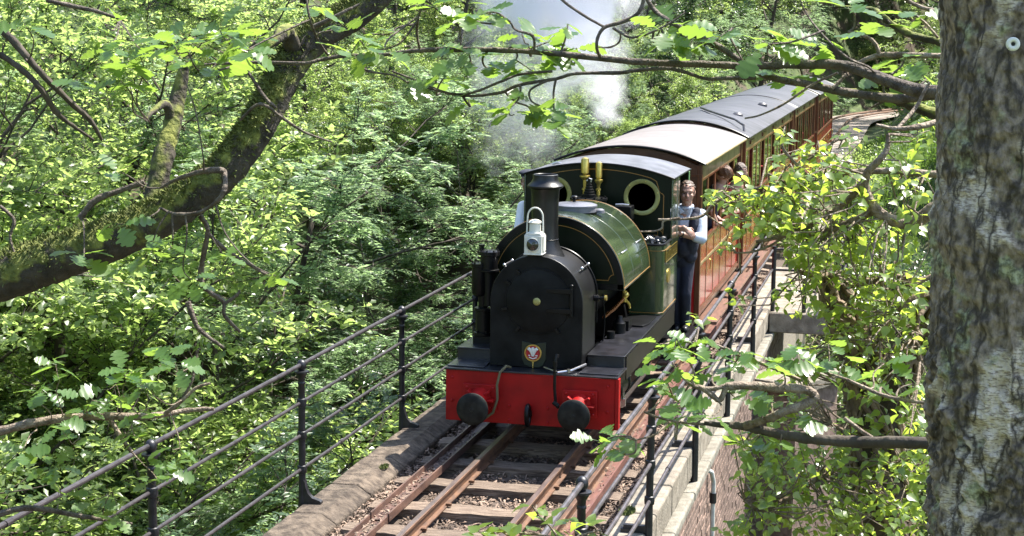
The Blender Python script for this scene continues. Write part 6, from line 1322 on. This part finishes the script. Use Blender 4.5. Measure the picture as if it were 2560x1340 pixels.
# leafy sprig at the bottom edge in front of the track
sp_ = thing('leafy_sprig', 'small leafy sprig poking up at the bottom edge in front of the rails', 'branch', at(1400, 1420, 5.2))
SLn = [bough('stem', 'twig', sp_, [(1420, 1450, 5.2, 4), (1395, 1350, 5.2, 3.5), (1370, 1310, 5.2, 3), (1345, 1285, 5.2, 3), (1330, 1262, 5.2, 2)], 5), bough('stem', 'twig', sp_, [(1395, 1345, 5.2, 3), (1330, 1335, 5.2, 3), (1270, 1330, 5.2, 2.5), (1210, 1328, 5.2, 2)], 5), bough('stem', 'twig', sp_, [(1405, 1370, 5.2, 3), (1450, 1340, 5.2, 3), (1500, 1325, 5.2, 2)], 5)]
for u, v, n, sp in ((1335, 1275, 4, 18), (1365, 1300, 4, 20), (1260, 1320, 5, 24), (1200, 1330, 5, 28), (1310, 1330, 4, 24), (1430, 1310, 4, 24), (1470, 1310, 4, 24), (1400, 1335, 5, 28), (1500, 1335, 4, 24)): leaf_cluster(sp_, SLn, u, v, 5.2, n, sp, LV_IVY, .060, 'twig', down=-.1)

# ------------------------------------------------------------------ smoke drifting up behind the chimney
def smoke():
    mb = MB(); mb.box(-4.2, 1.2, 20.4, 24.4, 1.7, 7.6); m = bpy.data.materials.new('smoke'); m.use_nodes = True; t = m.node_tree
    t.nodes.remove(t.nodes['Principled BSDF']); out = t.nodes['Material Output']; vol = t.nodes.new('ShaderNodeVolumePrincipled')
    vol.inputs['Color'].default_value = (.97, .97, 1, 1); vol.inputs['Anisotropy'].default_value = .35
    N = t.nodes.new; lk = t.links.new
    def mt(op, a, b=None, c=None):
        n = N('ShaderNodeMath'); n.operation = op
        for i, q in enumerate((a, b, c)):
            if q is None: continue
            if isinstance(q, (int, float)): n.inputs[i].default_value = q
            else: lk(q, n.inputs[i])
        return n.outputs[0]
    tc = N('ShaderNodeTexCoord'); s = N('ShaderNodeSeparateXYZ'); lk(tc.outputs['Object'], s.inputs[0]); x, y, z = s.outputs
    nz = N('ShaderNodeTexNoise'); nz.inputs['Scale'].default_value = 2.4; nz.inputs['Detail'].default_value = 8; nz.inputs['Roughness'].default_value = .62; nz.inputs['Distortion'].default_value = .6; lk(tc.outputs['Object'], nz.inputs['Vector'])
    n2 = N('ShaderNodeTexNoise'); n2.inputs['Scale'].default_value = .85; n2.inputs['Detail'].default_value = 3; n2.inputs['Distortion'].default_value = 1.2; lk(tc.outputs['Object'], n2.inputs['Vector'])
    nzs = mt('ADD', mt('MULTIPLY', nz.outputs[0], .5), mt('MULTIPLY', n2.outputs[0], .5))
    def blob(cx, cy, cz, rx, ry, rz, k):
        d = mt('ADD', mt('ADD', mt('POWER', mt('DIVIDE', mt('SUBTRACT', x, cx), rx), 2), mt('POWER', mt('DIVIDE', mt('SUBTRACT', y, cy), ry), 2)), mt('POWER', mt('DIVIDE', mt('SUBTRACT', z, cz), rz), 2))
        v = mt('SUBTRACT', mt('MULTIPLY_ADD', nzs, 5.2, -1.75), d); return mt('MULTIPLY', mt('MAXIMUM', v, 0), k)
    tot = None
    for b in BLOBS:
        v = blob(*b); tot = v if tot is None else mt('ADD', tot, v)
    lk(tot, vol.inputs['Density']); lk(vol.outputs[0], out.inputs['Volume'])
    o = mb.build('smoke', m, None, 0); return tag(o, 'white steam and smoke drifting up behind the engine chimney', None, None, 'stuff')
BLOBS = [(-.95, 22.3, 2.85, .45, .45, .52, 3.6), (-1.25, 22.2, 3.5, .85, .5, .8, 2.8), (-1.5, 22.2, 4.3, 1.25, .6, 1.0, 6.0), (-1.45, 22.2, 5.4, 1.75, .7, 1.3, 11.0), (-1.9, 22.0, 2.6, .9, .6, .95, .75), (-1.95, 22.0, 3.6, .95, .6, .95, 1.1)]
smoke()
